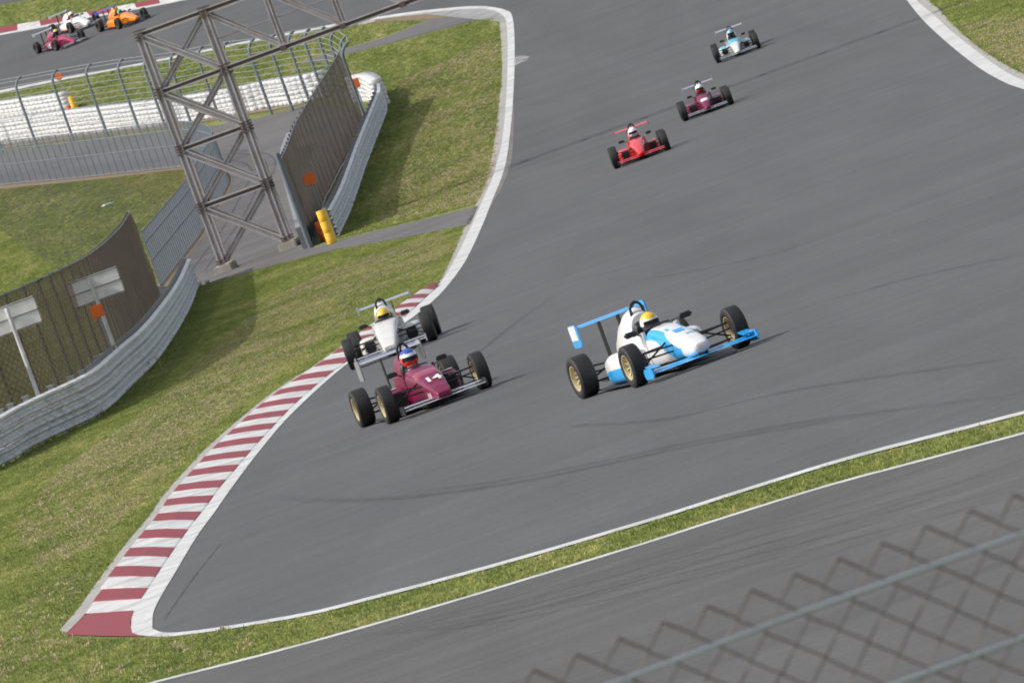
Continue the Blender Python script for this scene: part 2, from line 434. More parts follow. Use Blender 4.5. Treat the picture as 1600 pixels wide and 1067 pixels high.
# the far kerb of the upper straight
def kerb(name, outer, inner, step, height, first_red, mats, dz=.016, taper=False):
    o = bpy.data.objects.new(name, None); C.objects.link(o); struct(o)
    A = [P(*p) for p in S(outer, 6)]; B = [P(*p) for p in S(inner, 6)]
    n = step if isinstance(step, int) else 40
    A = resample(A, 1e9/1e9*sum((b-a).length for a, b in zip(A, A[1:]))/n); B = resample(B, sum((b-a).length for a, b in zip(B, B[1:]))/n)
    for i in range(len(A)-1):
        bm = bmesh.new(); K = 3
        grid = []
        for s in range(K+1):
            row = []
            for t, hh in ((0, .0), (0.04, height), (.5, height*.72), (.97, .012), (1, 0)):
                p = A[i].lerp(B[i], t).lerp(A[i+1].lerp(B[i+1], t), s/K)
                z = gl(p.y)+dz+hh*(min(1, .15+i/3) if taper else 1)
                row.append(bm.verts.new((p.x, p.y, z)))
            grid.append(row)
        for s in range(K):
            for j in range(4): bm.faces.new((grid[s][j], grid[s+1][j], grid[s+1][j+1], grid[s][j+1]))
        for row in (grid[0], grid[K]): bm.faces.new(row)
        k = (i+(1 if first_red else 0)) % 2
        ob = obj('kerb_block', bm, mats[0] if k else mats[1], o)
    return o
# near kerb: stripe spacing follows the photograph (uneven in picture, even on the ground)
kerb('kerb', kerb_out[1:], kerb_in[1:], 46, .085, False, (M_KRED, M_KWHITE), taper=True)
patch('painted_apron', [(103, 993), (134, 961), (171, 955), (210, 956), (204, 975), (207, 990), (225, 996), (160, 995)], .017, M_KRED)
kerb('kerb', [(-80, 60), (0, 45), (60, 35), (120, 24), (180, 13), (240, 2), (330, -16)], fk[:-1], 11, .06, True, (M_KRED, M_KWHITE))
ribbon('edge_line', [(x, y-.2) for x, y in fk[:-1]], [(x, y+3) for x, y in fk[:-1]], .014, M_WHITE, 2)
patch('far_road', [(-200, 60), (0, 8), (40, 1), (75, -9), (150, -40), (-200, -40)], .012, M_TRACK)

# rubber marks, seams and a painted car shadow on the asphalt
def mark_mat(name, col, fac, soft=True):
    m, n, b = nodes_of(name)
    b.inputs['Base Color'].default_value = (*col, 1); b.inputs['Roughness'].default_value = .75
    tr = n.nodes.new('ShaderNodeBsdfTransparent'); mx = n.nodes.new('ShaderNodeMixShader')
    f = ramp(n, noise(n, mapping(n, (1, 1, 1)), 1.6, 7, .75), [(.3, (0, 0, 0)), (.75, (fac,)*3)]).outputs[0]
    if soft:
        tc = n.nodes.new('ShaderNodeTexCoord'); sx = n.nodes.new('ShaderNodeSeparateXYZ'); n.links.new(tc.outputs['UV'], sx.inputs[0])
        c1 = ramp(n, sx.outputs[0], [(0, (0, 0, 0)), (.35, (.8, .8, .8)), (.5, (1, 1, 1)), (.65, (.8, .8, .8)), (1, (0, 0, 0))]).outputs[0]
        f = mix(n, f, c1, 1, 'MULTIPLY')
        m2_ = n.nodes.new('ShaderNodeMath'); m2_.operation = 'MULTIPLY'; n.links.new(f, m2_.inputs[0]); n.links.new(sx.outputs[1], m2_.inputs[1]); f = m2_.outputs[0]
    n.links.new(f, mx.inputs[0]); n.links.new(tr.outputs[0], mx.inputs[1]); n.links.new(b.outputs[0], mx.inputs[2])
    n.links.new(mx.outputs[0], n.nodes['Material Output'].inputs['Surface'])
    return m
M_MARK = mark_mat('tyre rubber on asphalt', (.03, .03, .03), .5)
M_SEAM_SHADE = mark_mat('asphalt seam and car shadow', (.04, .04, .042), .5)
M_SCUFF = mark_mat('white scuff', (.6, .6, .6), .7, False)
def mark(pts, wd, mat=M_MARK, dz=.013):
    W_ = [P(*p) for p in S(pts, 8)]
    bm = bmesh.new(); uv = bm.loops.layers.uv.new(); rows = []
    for i, p in enumerate(W_):
        a = W_[max(i-1, 0)]; b = W_[min(i+1, len(W_)-1)]; t = Vector((b.x-a.x, b.y-a.y, 0)).normalized(); N = Vector((-t.y, t.x, 0))
        h = wd*.034
        e = math.sin(math.pi*i/(len(W_)-1))**.5
        rows.append([(bm.verts.new((p.x+N.x*k*h, p.y+N.y*k*h, gl(p.y+N.y*k*h)+dz+.006)), (k*.5+.5, e)) for k in (-1, -.33, .33, 1)])
    for a, b in zip(rows, rows[1:]):
        for k in range(3):
            f = bm.faces.new((a[k][0], b[k][0], b[k+1][0], a[k+1][0]))
            for l, q in zip(f.loops, (a[k], b[k], b[k+1], a[k+1])): l[uv].uv = q[1]
    me = bpy.data.meshes.new('tyre_or_shadow_mark'); bm.to_mesh(me); bm.free()
    if me.polygons[0].normal.z < 0: me.flip_normals()
    struct(link('tyre_or_shadow_mark', me, None, [mat]))
mark([(425, 777), (500, 783), (620, 780), (780, 760), (920, 733), (1100, 694), (1250, 668), (1420, 640)], 4)
mark([(640, 771), (790, 752), (940, 723), (1110, 687), (1300, 655), (1600, 618)], 3)
mark([(660, 585), (735, 560), (800, 510), (868, 462)], 3, M_SEAM_SHADE)
mark([(775, 600), (830, 585), (930, 540)], 2, M_SEAM_SHADE)  # first stretch paints the shadow cast beside car 14, then runs on
mark([(880, 668), (1050, 655), (1250, 610), (1600, 560)], 3, M_SEAM_SHADE)
mark([(1000, 440), (1200, 400), (1400, 330), (1600, 260)], 3, M_SEAM_SHADE)
mark([(1150, 520), (1300, 470), (1450, 430), (1600, 400)], 3, M_SEAM_SHADE)
mark([(820, 465), (900, 440), (1050, 400), (1180, 345)], 2, M_SEAM_SHADE)
for k in range(5):
    mark([(500+k*30, 1010-k*5), (800, 935+k*9), (1100, 850+k*13), (1400, 770+k*14), (1640, 700+k*16)], 1.6, M_MARK if k % 2 else M_SEAM_SHADE)
mark([(640, 1005), (1000, 908), (1240, 838)], 3)
ribbon('tyre_or_shadow_mark', [(256, 968), (300, 905), (345, 850)], [(259, 970), (303, 906), (347, 851)], .013, mark_mat('seam line', (.04, .04, .042), .6, False), 2)
ribbon('tyre_or_shadow_mark', [(802, 92), (812, 88), (828, 90), (818, 95)], [(802, 106), (812, 100), (828, 91), (820, 97)], .020, M_SCUFF, 2)

# ------------------------------------------------------------------ grass
def grass_tuft():
    bm = bmesh.new(); rnd = random.Random(3)
    for k in range(14):
        a = rnd.uniform(0, 6.28); r = rnd.uniform(0, .07); x = r*math.cos(a); y = r*math.sin(a)
        h = rnd.uniform(.018, .05); b = rnd.uniform(0, 6.28); wd = rnd.uniform(.004, .008); ln = rnd.uniform(.1, .7)*h
        dx, dy = math.cos(b), math.sin(b)
        p = [(x-dy*wd, y+dx*wd, -.01), (x+dy*wd, y-dx*wd, -.01), (x+dx*ln*.4+dy*wd*.7, y+dy*ln*.4-dx*wd*.7, h*.6), (x+dx*ln*.4-dy*wd*.7, y+dy*ln*.4+dx*wd*.7, h*.6)]
        v = [bm.verts.new(q) for q in p]; t = bm.verts.new((x+dx*ln, y+dy*ln, h))
        bm.faces.new(v); bm.faces.new((v[3], v[2], t))
    me = bpy.data.meshes.new('grass_tuft'); bm.to_mesh(me); bm.free(); me.materials.append(M_BLADE)
    return me
TUFT = bpy.data.objects.new('grass_tuft', grass_tuft())      # not linked to the scene: only the source of the tufts
M_DRY = worn('dry seeding grass', (.48, .36, .26), (.36, .33, .18), .7, 1.0, .8)
DRYT = bpy.data.objects.new('dry_tuft', TUFT.data.copy()); DRYT.data.materials.clear(); DRYT.data.materials.append(M_DRY)
def grass_area(px, density, scale, seed, world=None, dry=False):
    poly = world if world else [P(*p) for p in px]
    bm = patch_mesh(poly, 0.0)
    me = bpy.data.meshes.new('grass'); bm.to_mesh(me); bm.free()
    o = link('grass', me, None, [M_BLADE]); o['kind'] = 'stuff'
    ng = bpy.data.node_groups.new('grass scatter', 'GeometryNodeTree')
    ng.interface.new_socket('Geometry', in_out='INPUT', socket_type='NodeSocketGeometry')
    ng.interface.new_socket('Geometry', in_out='OUTPUT', socket_type='NodeSocketGeometry')
    gi = ng.nodes.new('NodeGroupInput'); go = ng.nodes.new('NodeGroupOutput')
    dp = ng.nodes.new('GeometryNodeDistributePointsOnFaces'); dp.inputs['Density'].default_value = density; dp.inputs['Seed'].default_value = seed
    oi = ng.nodes.new('GeometryNodeObjectInfo'); oi.inputs['Object'].default_value = DRYT if dry else TUFT; oi.inputs['As Instance'].default_value = True
    ip = ng.nodes.new('GeometryNodeInstanceOnPoints')
    rv = ng.nodes.new('FunctionNodeRandomValue'); rv.data_type = 'FLOAT_VECTOR'
    rv.inputs[0].default_value = (-.15, -.15, 0); rv.inputs[1].default_value = (.15, .15, 6.28)
    rs = ng.nodes.new('FunctionNodeRandomValue'); rs.data_type = 'FLOAT'; rs.inputs[2].default_value = scale*.55; rs.inputs[3].default_value = scale*1.35
    L = ng.links.new
    if dry:                             # thins out in drifts
        pos = ng.nodes.new('GeometryNodeInputPosition'); mv = ng.nodes.new('ShaderNodeVectorMath'); mv.operation = 'MULTIPLY'; mv.inputs[1].default_value = (1, .16, 0)
        nn = ng.nodes.new('ShaderNodeTexNoise'); nn.inputs['Scale'].default_value = .9; nn.inputs['Detail'].default_value = 5; nn.inputs['Roughness'].default_value = .7
        mr = ng.nodes.new('ShaderNodeMapRange'); mr.inputs['From Min'].default_value = .44; mr.inputs['From Max'].default_value = .66; mr.inputs['To Min'].default_value = 0; mr.inputs['To Max'].default_value = density
        L(pos.outputs[0], mv.inputs[0]); L(mv.outputs[0], nn.inputs['Vector']); L(nn.outputs['Fac'], mr.inputs['Value']); L(mr.outputs[0], dp.inputs['Density'])
    L(gi.outputs[0], dp.inputs['Mesh']); L(dp.outputs['Points'], ip.inputs['Points']); L(oi.outputs['Geometry'], ip.inputs['Instance'])
    L(rv.outputs[0], ip.inputs['Rotation']); L(rs.outputs[1], ip.inputs['Scale']); L(ip.outputs[0], go.inputs[0])
    md = o.modifiers.new('grass', 'NODES'); md.node_group = ng
    return o
verge = [(-60, 760), (0, 733), (62, 698), (157, 652), (206, 606), (247, 565), (289, 499), (308, 450), (360, 435), (430, 415), (530, 390), (640, 371), (732, 352)] + [(726, 356), (702, 412), (684, 446), (665, 455), (640, 472), (602, 499), (570, 521)] + list(reversed(ko2)) + [(103, 996), (160, 999), (225, 1000)] + [(x, y+2.2) for x, y in near_line_b[1:-1]] + list(reversed(pit_t[:-1]))
grass_area(verge, 110, .8, 1)
grass_area([(20, 820), (95, 735), (250, 628), (330, 545), (420, 470), (520, 420), (690, 366), (705, 392), (665, 425), (600, 455), (530, 510), (440, 580), (350, 655), (250, 760), (150, 850), (60, 900)], 150, .8, 8, dry=True)
grass_area([(-40, 1010), (90, 900), (140, 900), (95, 985), (105, 997), (225, 1002), (400, 976), (400, 1018), (250, 1060), (-40, 1140)], 35, .9, 9, dry=True)
grass_area([(620, 130), (775, 60), (780, 170), (745, 318), (600, 350), (575, 330), (640, 200)], 60, 1.2, 10, dry=True)
grass_area([(1500, 40), (1640, 20), (1700, 150), (1600, 114), (1530, 70)], 60, 1.2, 11, dry=True)
grass_area([(529, 374), (640, 347), (743, 320)] + gut_out[4:11] + [(766, 27), (700, 46), (600, 73), (530, 90), (545, 110), (590, 130), (603, 172), (592, 207), (570, 264), (547, 331)], 40, 1.2, 2)
grass_area([(-70, 160), (0, 147), (100, 126.5), (212, 105), (325, 82), (400, 66), (530, 42), (600, 34), (660, 34), (600, 59), (530, 79), (470, 96), (520, 100), (560, 120), (540, 140), (474, 156), (300, 186), (0, 224), (-70, 234)], 30, 1.3, 3)
grass_area([(-70, 306), (0, 297), (150, 282), (280, 267), (330, 270), (350, 288), (334, 318), (304, 366), (276, 403), (242, 450), (250, 475), (236, 528), (206, 588), (164, 622), (79, 673), (-70, 738)], 65, 1.1, 4)
grass_area([(x, y) for x, y in rt_gut[1:-1]] + [(1700, 140), (1700, -60), (1440, -60)], 40, 1.2, 5)
grass_area([(-60, 55), (0, 44), (60, 34), (120, 23), (180, 12), (240, 1), (300, -12), (300, -40), (120, -24), (78, -8), (42, 3), (0, 10), (-60, 24)], 20, 1.5, 6)

# ------------------------------------------------------------------ guardrails
def offset_path(W, d):              # shift to the left-hand side of travel
    o = []
    for i, p in enumerate(W):
        a = W[max(i-1, 0)]; b = W[min(i+1, len(W)-1)]; t = Vector((b.x-a.x, b.y-a.y, 0)).normalized()
        q = p+Vector((-t.y, t.x, 0))*d; o.append(Vector((q.x, q.y, gl(q.y))))
    return o
WPROF = [(-.02, .150), (.02, .140), (.095, .11), (.095, .065), (.01, .02), (.01, -.02), (.095, -.065), (.095, -.11), (.02, -.140), (-.02, -.150)]
def guardrail(px, label, side, tiers=(.20, .51, .82), gap=2.0):
    W = resample([P(*p) for p in S(px, 5)], gap)
    root = thing('guardrail', label, 'guardrail', W[0], 'guardrails round the service road')
    o0 = W[0]
    n = len(W)
    def nrm(i):
        a = W[max(i-1, 0)]; b = W[min(i+1, n-1)]; t = Vector((b.x-a.x, b.y-a.y, 0)).normalized()
        return Vector((-t.y, t.x, 0))*side
    bmp = bmesh.new(); box(bmp, (0, 0, .52), (.12, .12, 1.08)); box(bmp, (0, 0, 1.07), (.15, .15, .03))
    post = None
    for i in range(n):
        N = nrm(i); p = W[i]-N*.09
        if post is None: post = obj('post', bmp, M_GALV, root); ob = post
        else: ob = post.copy(); C.objects.link(ob); ob.parent = root
        ob.location = Vector((p.x, p.y, gl(p.y)-.02))-o0
        ob.rotation_euler = (0, 0, math.atan2(N.y, N.x))
    for z in tiers:
        for i in range(0, n-1, 2):
            idx = list(range(i, min(i+3, n)))
            bm = bmesh.new(); rings = []
            for q, k in enumerate(idx):
                N = nrm(k); a = W[k]-o0
                e = Vector((0, 0, 0)); off = .012 if q == len(idx)-1 else 0
                if q == 0: a = a-(W[idx[1]]-W[k]).normalized()*.06
                wob = random.Random(k*7+int(z*100)).uniform(-.004, .004)
                rings.append([a+N*(d+off)+Vector((0, 0, z+h+wob)) for d, h in WPROF])
            loft(bm, rings, closed=False, caps=False)
            obj('rail_panel', bm, M_RAIL, root)
    return root, W
rail1_px = [(-260, 845), (-120, 786), (0, 733), (62, 697), (157, 651), (206, 606), (247, 564), (289, 498), (309, 449)]
r1, W1 = guardrail(rail1_px, 'triple steel guardrail curving in front of the brown net fence at the left', -1)
rail2_px = [(528, 372), (547, 331), (570, 264), (592, 207), (603, 176), (600, 160)]
r2, W2 = guardrail(rail2_px, 'triple steel guardrail running back beside the grass island, yellow drums at its near end', -1)

# ------------------------------------------------------------------ net fences
def net_mat(name, col, col2, alpha, sx, sy):
    m, n, b = nodes_of(name)
    tc = n.nodes.new('ShaderNodeTexCoord'); mp = n.nodes.new('ShaderNodeMapping'); mp.inputs['Scale'].default_value = (sx, sy, 1)
    n.links.new(tc.outputs['UV'], mp.inputs['Vector']); v = mp.outputs[0]
    w1 = n.nodes.new('ShaderNodeTexWave'); w1.inputs['Scale'].default_value = 1; w1.bands_direction = 'DIAGONAL'; w1.inputs['Distortion'].default_value = .6
    n.links.new(v, w1.inputs['Vector'])
    mp2 = n.nodes.new('ShaderNodeMapping'); mp2.inputs['Scale'].default_value = (-sx, sy, 1); n.links.new(tc.outputs['UV'], mp2.inputs['Vector'])
    w2 = n.nodes.new('ShaderNodeTexWave'); w2.inputs['Scale'].default_value = 1; w2.bands_direction = 'DIAGONAL'; w2.inputs['Distortion'].default_value = .6
    n.links.new(mp2.outputs[0], w2.inputs['Vector'])
    mx = n.nodes.new('ShaderNodeMath'); mx.operation = 'MAXIMUM'; n.links.new(w1.outputs['Fac'], mx.inputs[0]); n.links.new(w2.outputs['Fac'], mx.inputs[1])
    c = mix(n, col, col2, ramp(n, mx.outputs[0], [(.55, (0, 0, 0)), (.95, (1, 1, 1))]).outputs[0])
    c = mix(n, c, ramp(n, noise(n, mapping(n), 1.2, 6, .7), [(.3, (.7, .7, .7)), (.7, (1.25, 1.2, 1.15))]).outputs[0], 1, 'MULTIPLY')
    n.links.new(c, b.inputs['Base Color']); b.inputs['Roughness'].default_value = .9; 
    tl = n.nodes.new('ShaderNodeBsdfTranslucent'); n.links.new(c, tl.inputs['Color']); m1 = n.nodes.new('ShaderNodeMixShader'); m1.inputs[0].default_value = .4
    n.links.new(b.outputs[0], m1.inputs[1]); n.links.new(tl.outputs[0], m1.inputs[2])
    tp = n.nodes.new('ShaderNodeBsdfTransparent'); m2 = n.nodes.new('ShaderNodeMixShader'); m2.inputs[0].default_value = alpha
    n.links.new(tp.outputs[0], m2.inputs[1]); n.links.new(m1.outputs[0], m2.inputs[2]); n.links.new(m2.outputs[0], n.nodes['Material Output'].inputs['Surface'])
    return m
M_NET1 = net_mat('brown wind net', (.098, .076, .064), (.045, .036, .032), .80, 1.1, 3.4)
M_NET2 = net_mat('dusty grey brown net', (.118, .103, .088), (.060, .053, .046), .86, 1.2, 2.4)
M_NPOST = paint('weathered net post', (.12, .10, .085), .7, .1)
def net_fence(px, label, height, mat, side, gap=3.0, n_rails=(0.02, .99)):
    W = resample([P(*p) for p in S(px, 5)], gap/3)
    root = thing('net_fence', label, 'fence', W[0], 'brown net fences behind the guardrails'); o0 = W[0]
    bm = bmesh.new(); uv = bm.loops.layers.uv.new()
    L = 0; prev = None; rows = []
    rnd = random.Random(5)
    for i, p in enumerate(W):
        if i: L += (W[i]-W[i-1]).length
        col = []
        for k in range(7):
            t = k/6
            q = p-o0+Vector((rnd.uniform(-.03, .03), rnd.uniform(-.03, .03), .03+t*(height-.05)-(.05*math.sin(math.pi*(i % 3)/3) if k == 6 else 0)))
            col.append((bm.verts.new(q), (L, t*height)))
        rows.append(col)
    for a, b in zip(rows, rows[1:]):
        for k in range(6):
            f = bm.faces.new((a[k][0], b[k][0], b[k+1][0], a[k+1][0]))
            for l, q in zip(f.loops, (a[k], b[k], b[k+1], a[k+1])): l[uv].uv = q[1]
    obj('net', bm, mat, root, True)
    for i in range(0, len(W), 3):
        p = W[i]-o0; a = W[max(i-1, 0)]; b = W[min(i+1, len(W)-1)]; t = Vector((b.x-a.x, b.y-a.y, 0)).normalized(); N = Vector((-t.y, t.x, 0))*side
        bm = bmesh.new(); tube(bm, [p+N*.09+Vector((0, 0, -.05)), p+N*.09+Vector((0, 0, height-.02))], .035, 8)
        obj('post', bm, M_NPOST, root, True)
    for t in n_rails:
        bm = bmesh.new(); tube(bm, [p-o0+Vector((0, 0, .03+t*(height-.05))) for p in W], .022, 6)
        obj('rail', bm, M_GREYF if t > .9 else M_RUST_DARK, root, True)
    return root, W
net_fence([(-200, 800), (-80, 745), (79, 673), (166, 622), (209, 586), (238, 530), (255, 470)], 'brown net fence behind the left guardrail and the two white sign boards', 3.15, M_NET1, 1)
nf2, WN2 = net_fence([(488, 386), (497, 352), (506, 318), (519, 290), (532, 264), (552, 228), (571, 193)], 'tall grey brown net fence leaning over the guardrail right of the steel tower', 3.05, M_NET2, 1)
# concrete edging and galvanised end post at the near end of that fence
bm = bmesh.new(); a = P(486, 388)
tube(bm, [a, a+Vector((0, 0, 3.25))], .09, 10)
tag(obj('fence_post', bm, M_GREYF, None, True), 'thick blue grey post closing the near end of the grey brown net fence', 'post')
E = [P(*p) for p in S([(479, 389), (466, 340), (455, 300), (452, 265), (462, 235)], 4)]
bm = bmesh.new()
loft(bm, [[q+Vector(((-.11 if d in (0, 3) else .11), 0, (0 if d < 2 else .75))) for d in range(4)] for q in E])
tag(obj('low_wall', bm, worn('blue grey kerb wall', (.25, .27, .30), (.14, .13, .12), .7), None), 'low blue grey wall edging the service road beside the tower', 'wall')

# welded mesh fence round the left field (real wires)
W = resample([P(*p) for p in S([(252, 449), (287, 403), (315, 366), (342, 318), (358, 287), (352, 271), (325, 263), (280, 263), (150, 277), (0, 291), (-120, 303)], 6)], .5)
root = thing('mesh_fence', 'blue grey welded wire fence bending round the grass field left of the tower', 'fence', W[0]); o0 = W[0]
bm = bmesh.new()
for p in resample(W, .07):
    q = p-o0; tube(bm, [q+Vector((0, 0, .05)), q+Vector((0, 0, 1.96))], .0055, 3)
v = obj('vertical_wires', bm, M_GREYF, root); v['kind'] = 'stuff'
for z in (.06, .95, 1.6, 1.97):
    bm = bmesh.new(); tube(bm, [p-o0+Vector((0, 0, z)) for p in W], .022, 6); obj('rail', bm, M_GREYF, root, True)
for i in range(0, len(W), 2):
    bm = bmesh.new(); q = W[i]-o0; tube(bm, [q, q+Vector((0, 0, 2.0))], .022, 6); obj('post', bm, M_GREYF, root, True)

# catch fence with curled posts behind the white tyres
pp = [(-60, 254), (5, 240), (59, 232), (116, 222), (169, 214), (219, 207), (260, 203), (301, 199), (345, 190), (383, 184), (425, 180), (458, 174), (487, 169), (512, 166), (535, 164), (553, 170), (569, 182), (573, 192)]
PW = [P(*p) for p in pp]
root = thing('catch_fence', 'grey catch fence with inward curled posts and cables behind the white tyre wall', 'fence', PW[0]); o0 = PW[0]
cx = sum((p.x for p in PW))/len(PW)
def curl(p, i, z):                  # position on the curled post at arc height z
    a = PW[max(i-1, 0)]; b = PW[min(i+1, len(PW)-1)]; t = Vector((b.x-a.x, b.y-a.y, 0)).normalized(); N = Vector((-t.y, t.x, 0))
    if z <= 2.7: return p-o0+Vector((0, 0, z))
    k = (z-2.7)/.75*R(75)
    return p-o0+Vector((0, 0, 2.7+.57*math.sin(k)))+N*.57*(1-math.cos(k))
for i, p in enumerate(PW):
    bm = bmesh.new(); tube(bm, [curl(p, i, z) for z in (0, 1.2, 2.7, 2.9, 3.1, 3.3, 3.45)], .062, 8)
    obj('post', bm, M_GREYF, root, True)
for z in [.25+.245*k for k in range(14)]:
    bm = bmesh.new(); tube(bm, [curl(p, i, z) for i, p in enumerate(PW)], .014, 4)
    obj('cable', bm, M_GALV, root, True)

# ------------------------------------------------------------------ white tyre walls
bm = bmesh.new()
lathe(bm, [(.16, -.07), (.2, -.093), (.275, -.092), (.297, -.07), (.30, 0), (.297, .07), (.275, .092), (.2, .093), (.16, .07)], 18)
bmesh.ops.rotate(bm, verts=bm.verts, cent=(0, 0, 0), matrix=Matrix.Rotation(R(90), 3, 'X'))
for f in bm.faces: f.smooth = True
TYRE = bpy.data.meshes.new('tyre'); bm.to_mesh(TYRE); bm.free(); TYRE.materials.append(M_TWHITE)
def tyre_wall(px, label, high, gap=.6):
    W = resample([P(*p) for p in S(px, 4)], gap)
    root = thing('tyre_wall', label, 'tyre wall', W[0], 'white painted tyre walls')
    for i, p in enumerate(W):
        for k in range(high):
            o = bpy.data.objects.new('tyre', TYRE); C.objects.link(o); o.parent = root
            o.location = p-W[0]+Vector((random.uniform(-.008, .008), random.uniform(-.02, .02), .1+k*.190)); o.rotation_euler = (random.uniform(-.01, .01), random.uniform(-.01, .01), random.random()*6)
            s = random.uniform(.985, 1.01); o.scale = (s, s, 1)
tyre_wall([(-50, 235), (0, 226), (100, 212), (250, 196), (372, 178), (427, 166), (474, 160), (510, 152)], 'long white tyre wall behind the curled fence posts, under the tower', 6)
tyre_wall([(-50, 196), (0, 190), (60, 182), (108, 175)], 'short white tyre wall farther back, ending at the orange and yellow drum', 5)
tyre_wall([(562, 160), (578, 157), (590, 159), (600, 166)], 'white tyre wall wrapped round the far tip of the grass island', 6, .6)

# ------------------------------------------------------------------ steel gantry
TY = P(402, 407).y
fl = P(352, 424); fr = P(452, 389)
ux = Vector((fr.x-fl.x, 0, 0)); Wd = ux.length
yaw = R(-3.5)
ex = Vector((math.cos(yaw), math.sin(yaw), 0)); ey = Vector((-math.sin(yaw), math.cos(yaw), 0))
O = Vector((fl.x, TY, gl(TY)))
root = thing('steel_gantry', 'weathered grey lattice gantry with bolted rusty joints standing on the service road', 'gantry', O)
def T(x, y, z): return ex*x+ey*y+Vector((0, 0, z))
def member(name, a, b, wd=.17, mat=M_STEEL, dark=False):
    # an H section: two flanges and a web
    bm = bmesh.new(); a = Vector(a); b = Vector(b); d = (b-a).normalized()
    up = ey; s = d.cross(up).normalized()
    for k in (-1, 1): bar(bm, a+s*k*wd*.4, b+s*k*wd*.4, wd*.26, wd, up)
    bar(bm, a, b, wd*.6, wd*.14, up, 1)
    return obj(name, bm, [mat, M_RUST_DARK if dark else mat], root)  # dark: web coloured darker than the flanges, a dark line between them
def joint(p, s=.3):
    bm = bmesh.new()
    for k in range(4): box(bm, p+Vector((0, 0, -.15+.10*k)), (s, .27, .045), Matrix.Rotation(yaw, 3, 'Z'))
    obj('bolted_joint', bm, M_RUST_DARK, root)
M_FOOT = worn('pale footing concrete', (.44, .41, .35), (.2, .17, .14), .6, 3, .9)
HB = 2.02; Z0 = .26; DEP = 1.7
lv = [Z0+HB*k for k in range(5)]
for y in (0, DEP):
    for x in (0, Wd):
        for k in range(4): member('leg', T(x, y, lv[k]), T(x, y, lv[k+1]), .22)
        for z in lv: joint(T(x, y, z))
    for k, z in enumerate(lv[1:]): member('beam', T(.1, y, z), T(Wd-.1, y, z), .19, dark=True)
    for k in range(4):
        member('brace', T(.08, y-.02, lv[k+1]-.1), T(Wd-.08, y-.02, lv[k]+.1), .19)
        member('brace', T(Wd-.08, y+.14, lv[k+1]-.1), T(.08, y+.14, lv[k]+.1), .13)
for x in (0, Wd):
    for z in lv[1:]: member('beam', T(x, .1, z), T(x, DEP-.1, z), .12)
    bm = bmesh.new(); box(bm, T(x, DEP/2, .0), (.62, DEP+.7, .5), Matrix.Rotation(yaw, 3, 'Z'))
    bmesh.ops.bevel(bm, geom=bm.edges[:], offset=.04, segments=2, affect='EDGES')
    obj('concrete_footing', bm, M_FOOT, root)
SPAN = 15
zt, zb = lv[4], lv[3]
for y in (0, DEP):
    for z in (zt, zb):
        for k in range(SPAN): member('chord', T(Wd+k*2.1, y, z), T(Wd+(k+1)*2.1, y, z), .20, dark=True)
    for k in range(1, SPAN+1):
        member('post', T(Wd+k*2.1, y, zb), T(Wd+k*2.1, y, zt), .14)
        bm = bmesh.new(); box(bm, T(Wd+k*2.1, y-.06, zb), (.2, .14, .16)); obj('bolted_joint', bm, M_RUST_DARK, root)
        bm = bmesh.new(); box(bm, T(Wd+k*2.1, y-.06, zt), (.2, .14, .16)); obj('bolted_joint', bm, M_RUST_DARK, root)
    for k in range(SPAN): member('brace', T(Wd+k*2.1, y, zt-.05), T(Wd+(k+1)*2.1, y, zb+.05), .14)
    bm = bmesh.new(); tube(bm, [T(Wd, y+.1, zb+1.02), T(Wd+SPAN*2.1, y+.1, zb+1.02)], .025, 6); obj('tie_rod', bm, M_STEEL, root)
for k in range(0, SPAN+1):
    for z in (zt, zb): member('cross_beam', T(Wd+k*2.1, .08, z), T(Wd+k*2.1, DEP-.08, z), .09)
XR = Wd+SPAN*2.1
for y in (0, DEP):
    for x in (XR, XR+Wd):
        gz = -Z0
        for k in range(4): member('leg', T(x, y, lv[k]-(.4 if k == 0 else 0)), T(x, y, lv[k+1]), .19)
        for z in lv: joint(T(x, y, z))
    for k, z in enumerate(lv[1:]): member('beam', T(XR+.1, y, z), T(XR+Wd-.1, y, z), .14)
    for k in range(4):
        member('brace', T(XR+.08, y-.02, lv[k+1]-.1), T(XR+Wd-.08, y-.02, lv[k]+.1), .16)

# ------------------------------------------------------------------ boards, drums, small things
def sign(cpx, basepx, wpx, hpx, label, orange=None):
    b = P(*basepx); k = FPX/b.y
    t = thing('sign_board', label, 'sign', b, 'white boards on posts behind the left guardrail')
    top = PY(cpx[0], cpx[1], b.y)-b
    wd, hg = wpx/k, hpx/k
    bm = bmesh.new(); box(bm, top+Vector((0, 0, 0)), (wd, .03, hg)); obj('panel', bm, M_SIGN, t)
    bm = bmesh.new()
    for z in (-.5, 0, .5): box(bm, top+Vector((0, -.021, z*(hg-.04))), (wd+.03, .012, .025))
    for x in (-.5, .5): box(bm, top+Vector((x*(wd), -.019, 0)), (.03, .016, hg+.02))
    obj('frame', bm, paint('sign frame', (.26, .25, .24), .6), t)
    bm = bmesh.new(); tube(bm, [Vector((top.x-.04, -.085, -.05)), Vector((top.x-.04, -.085, top.z+hg*.42))], .045, 8); obj('post', bm, M_RAIL, t, True)
    return t
sign((148, 450), (195, 609), 86, 42, 'white framed board on a grey post with an orange square below its lower edge')
sign((19, 497), (65, 687.5), 86, 44, 'white framed board on a grey post at the left edge of the picture')
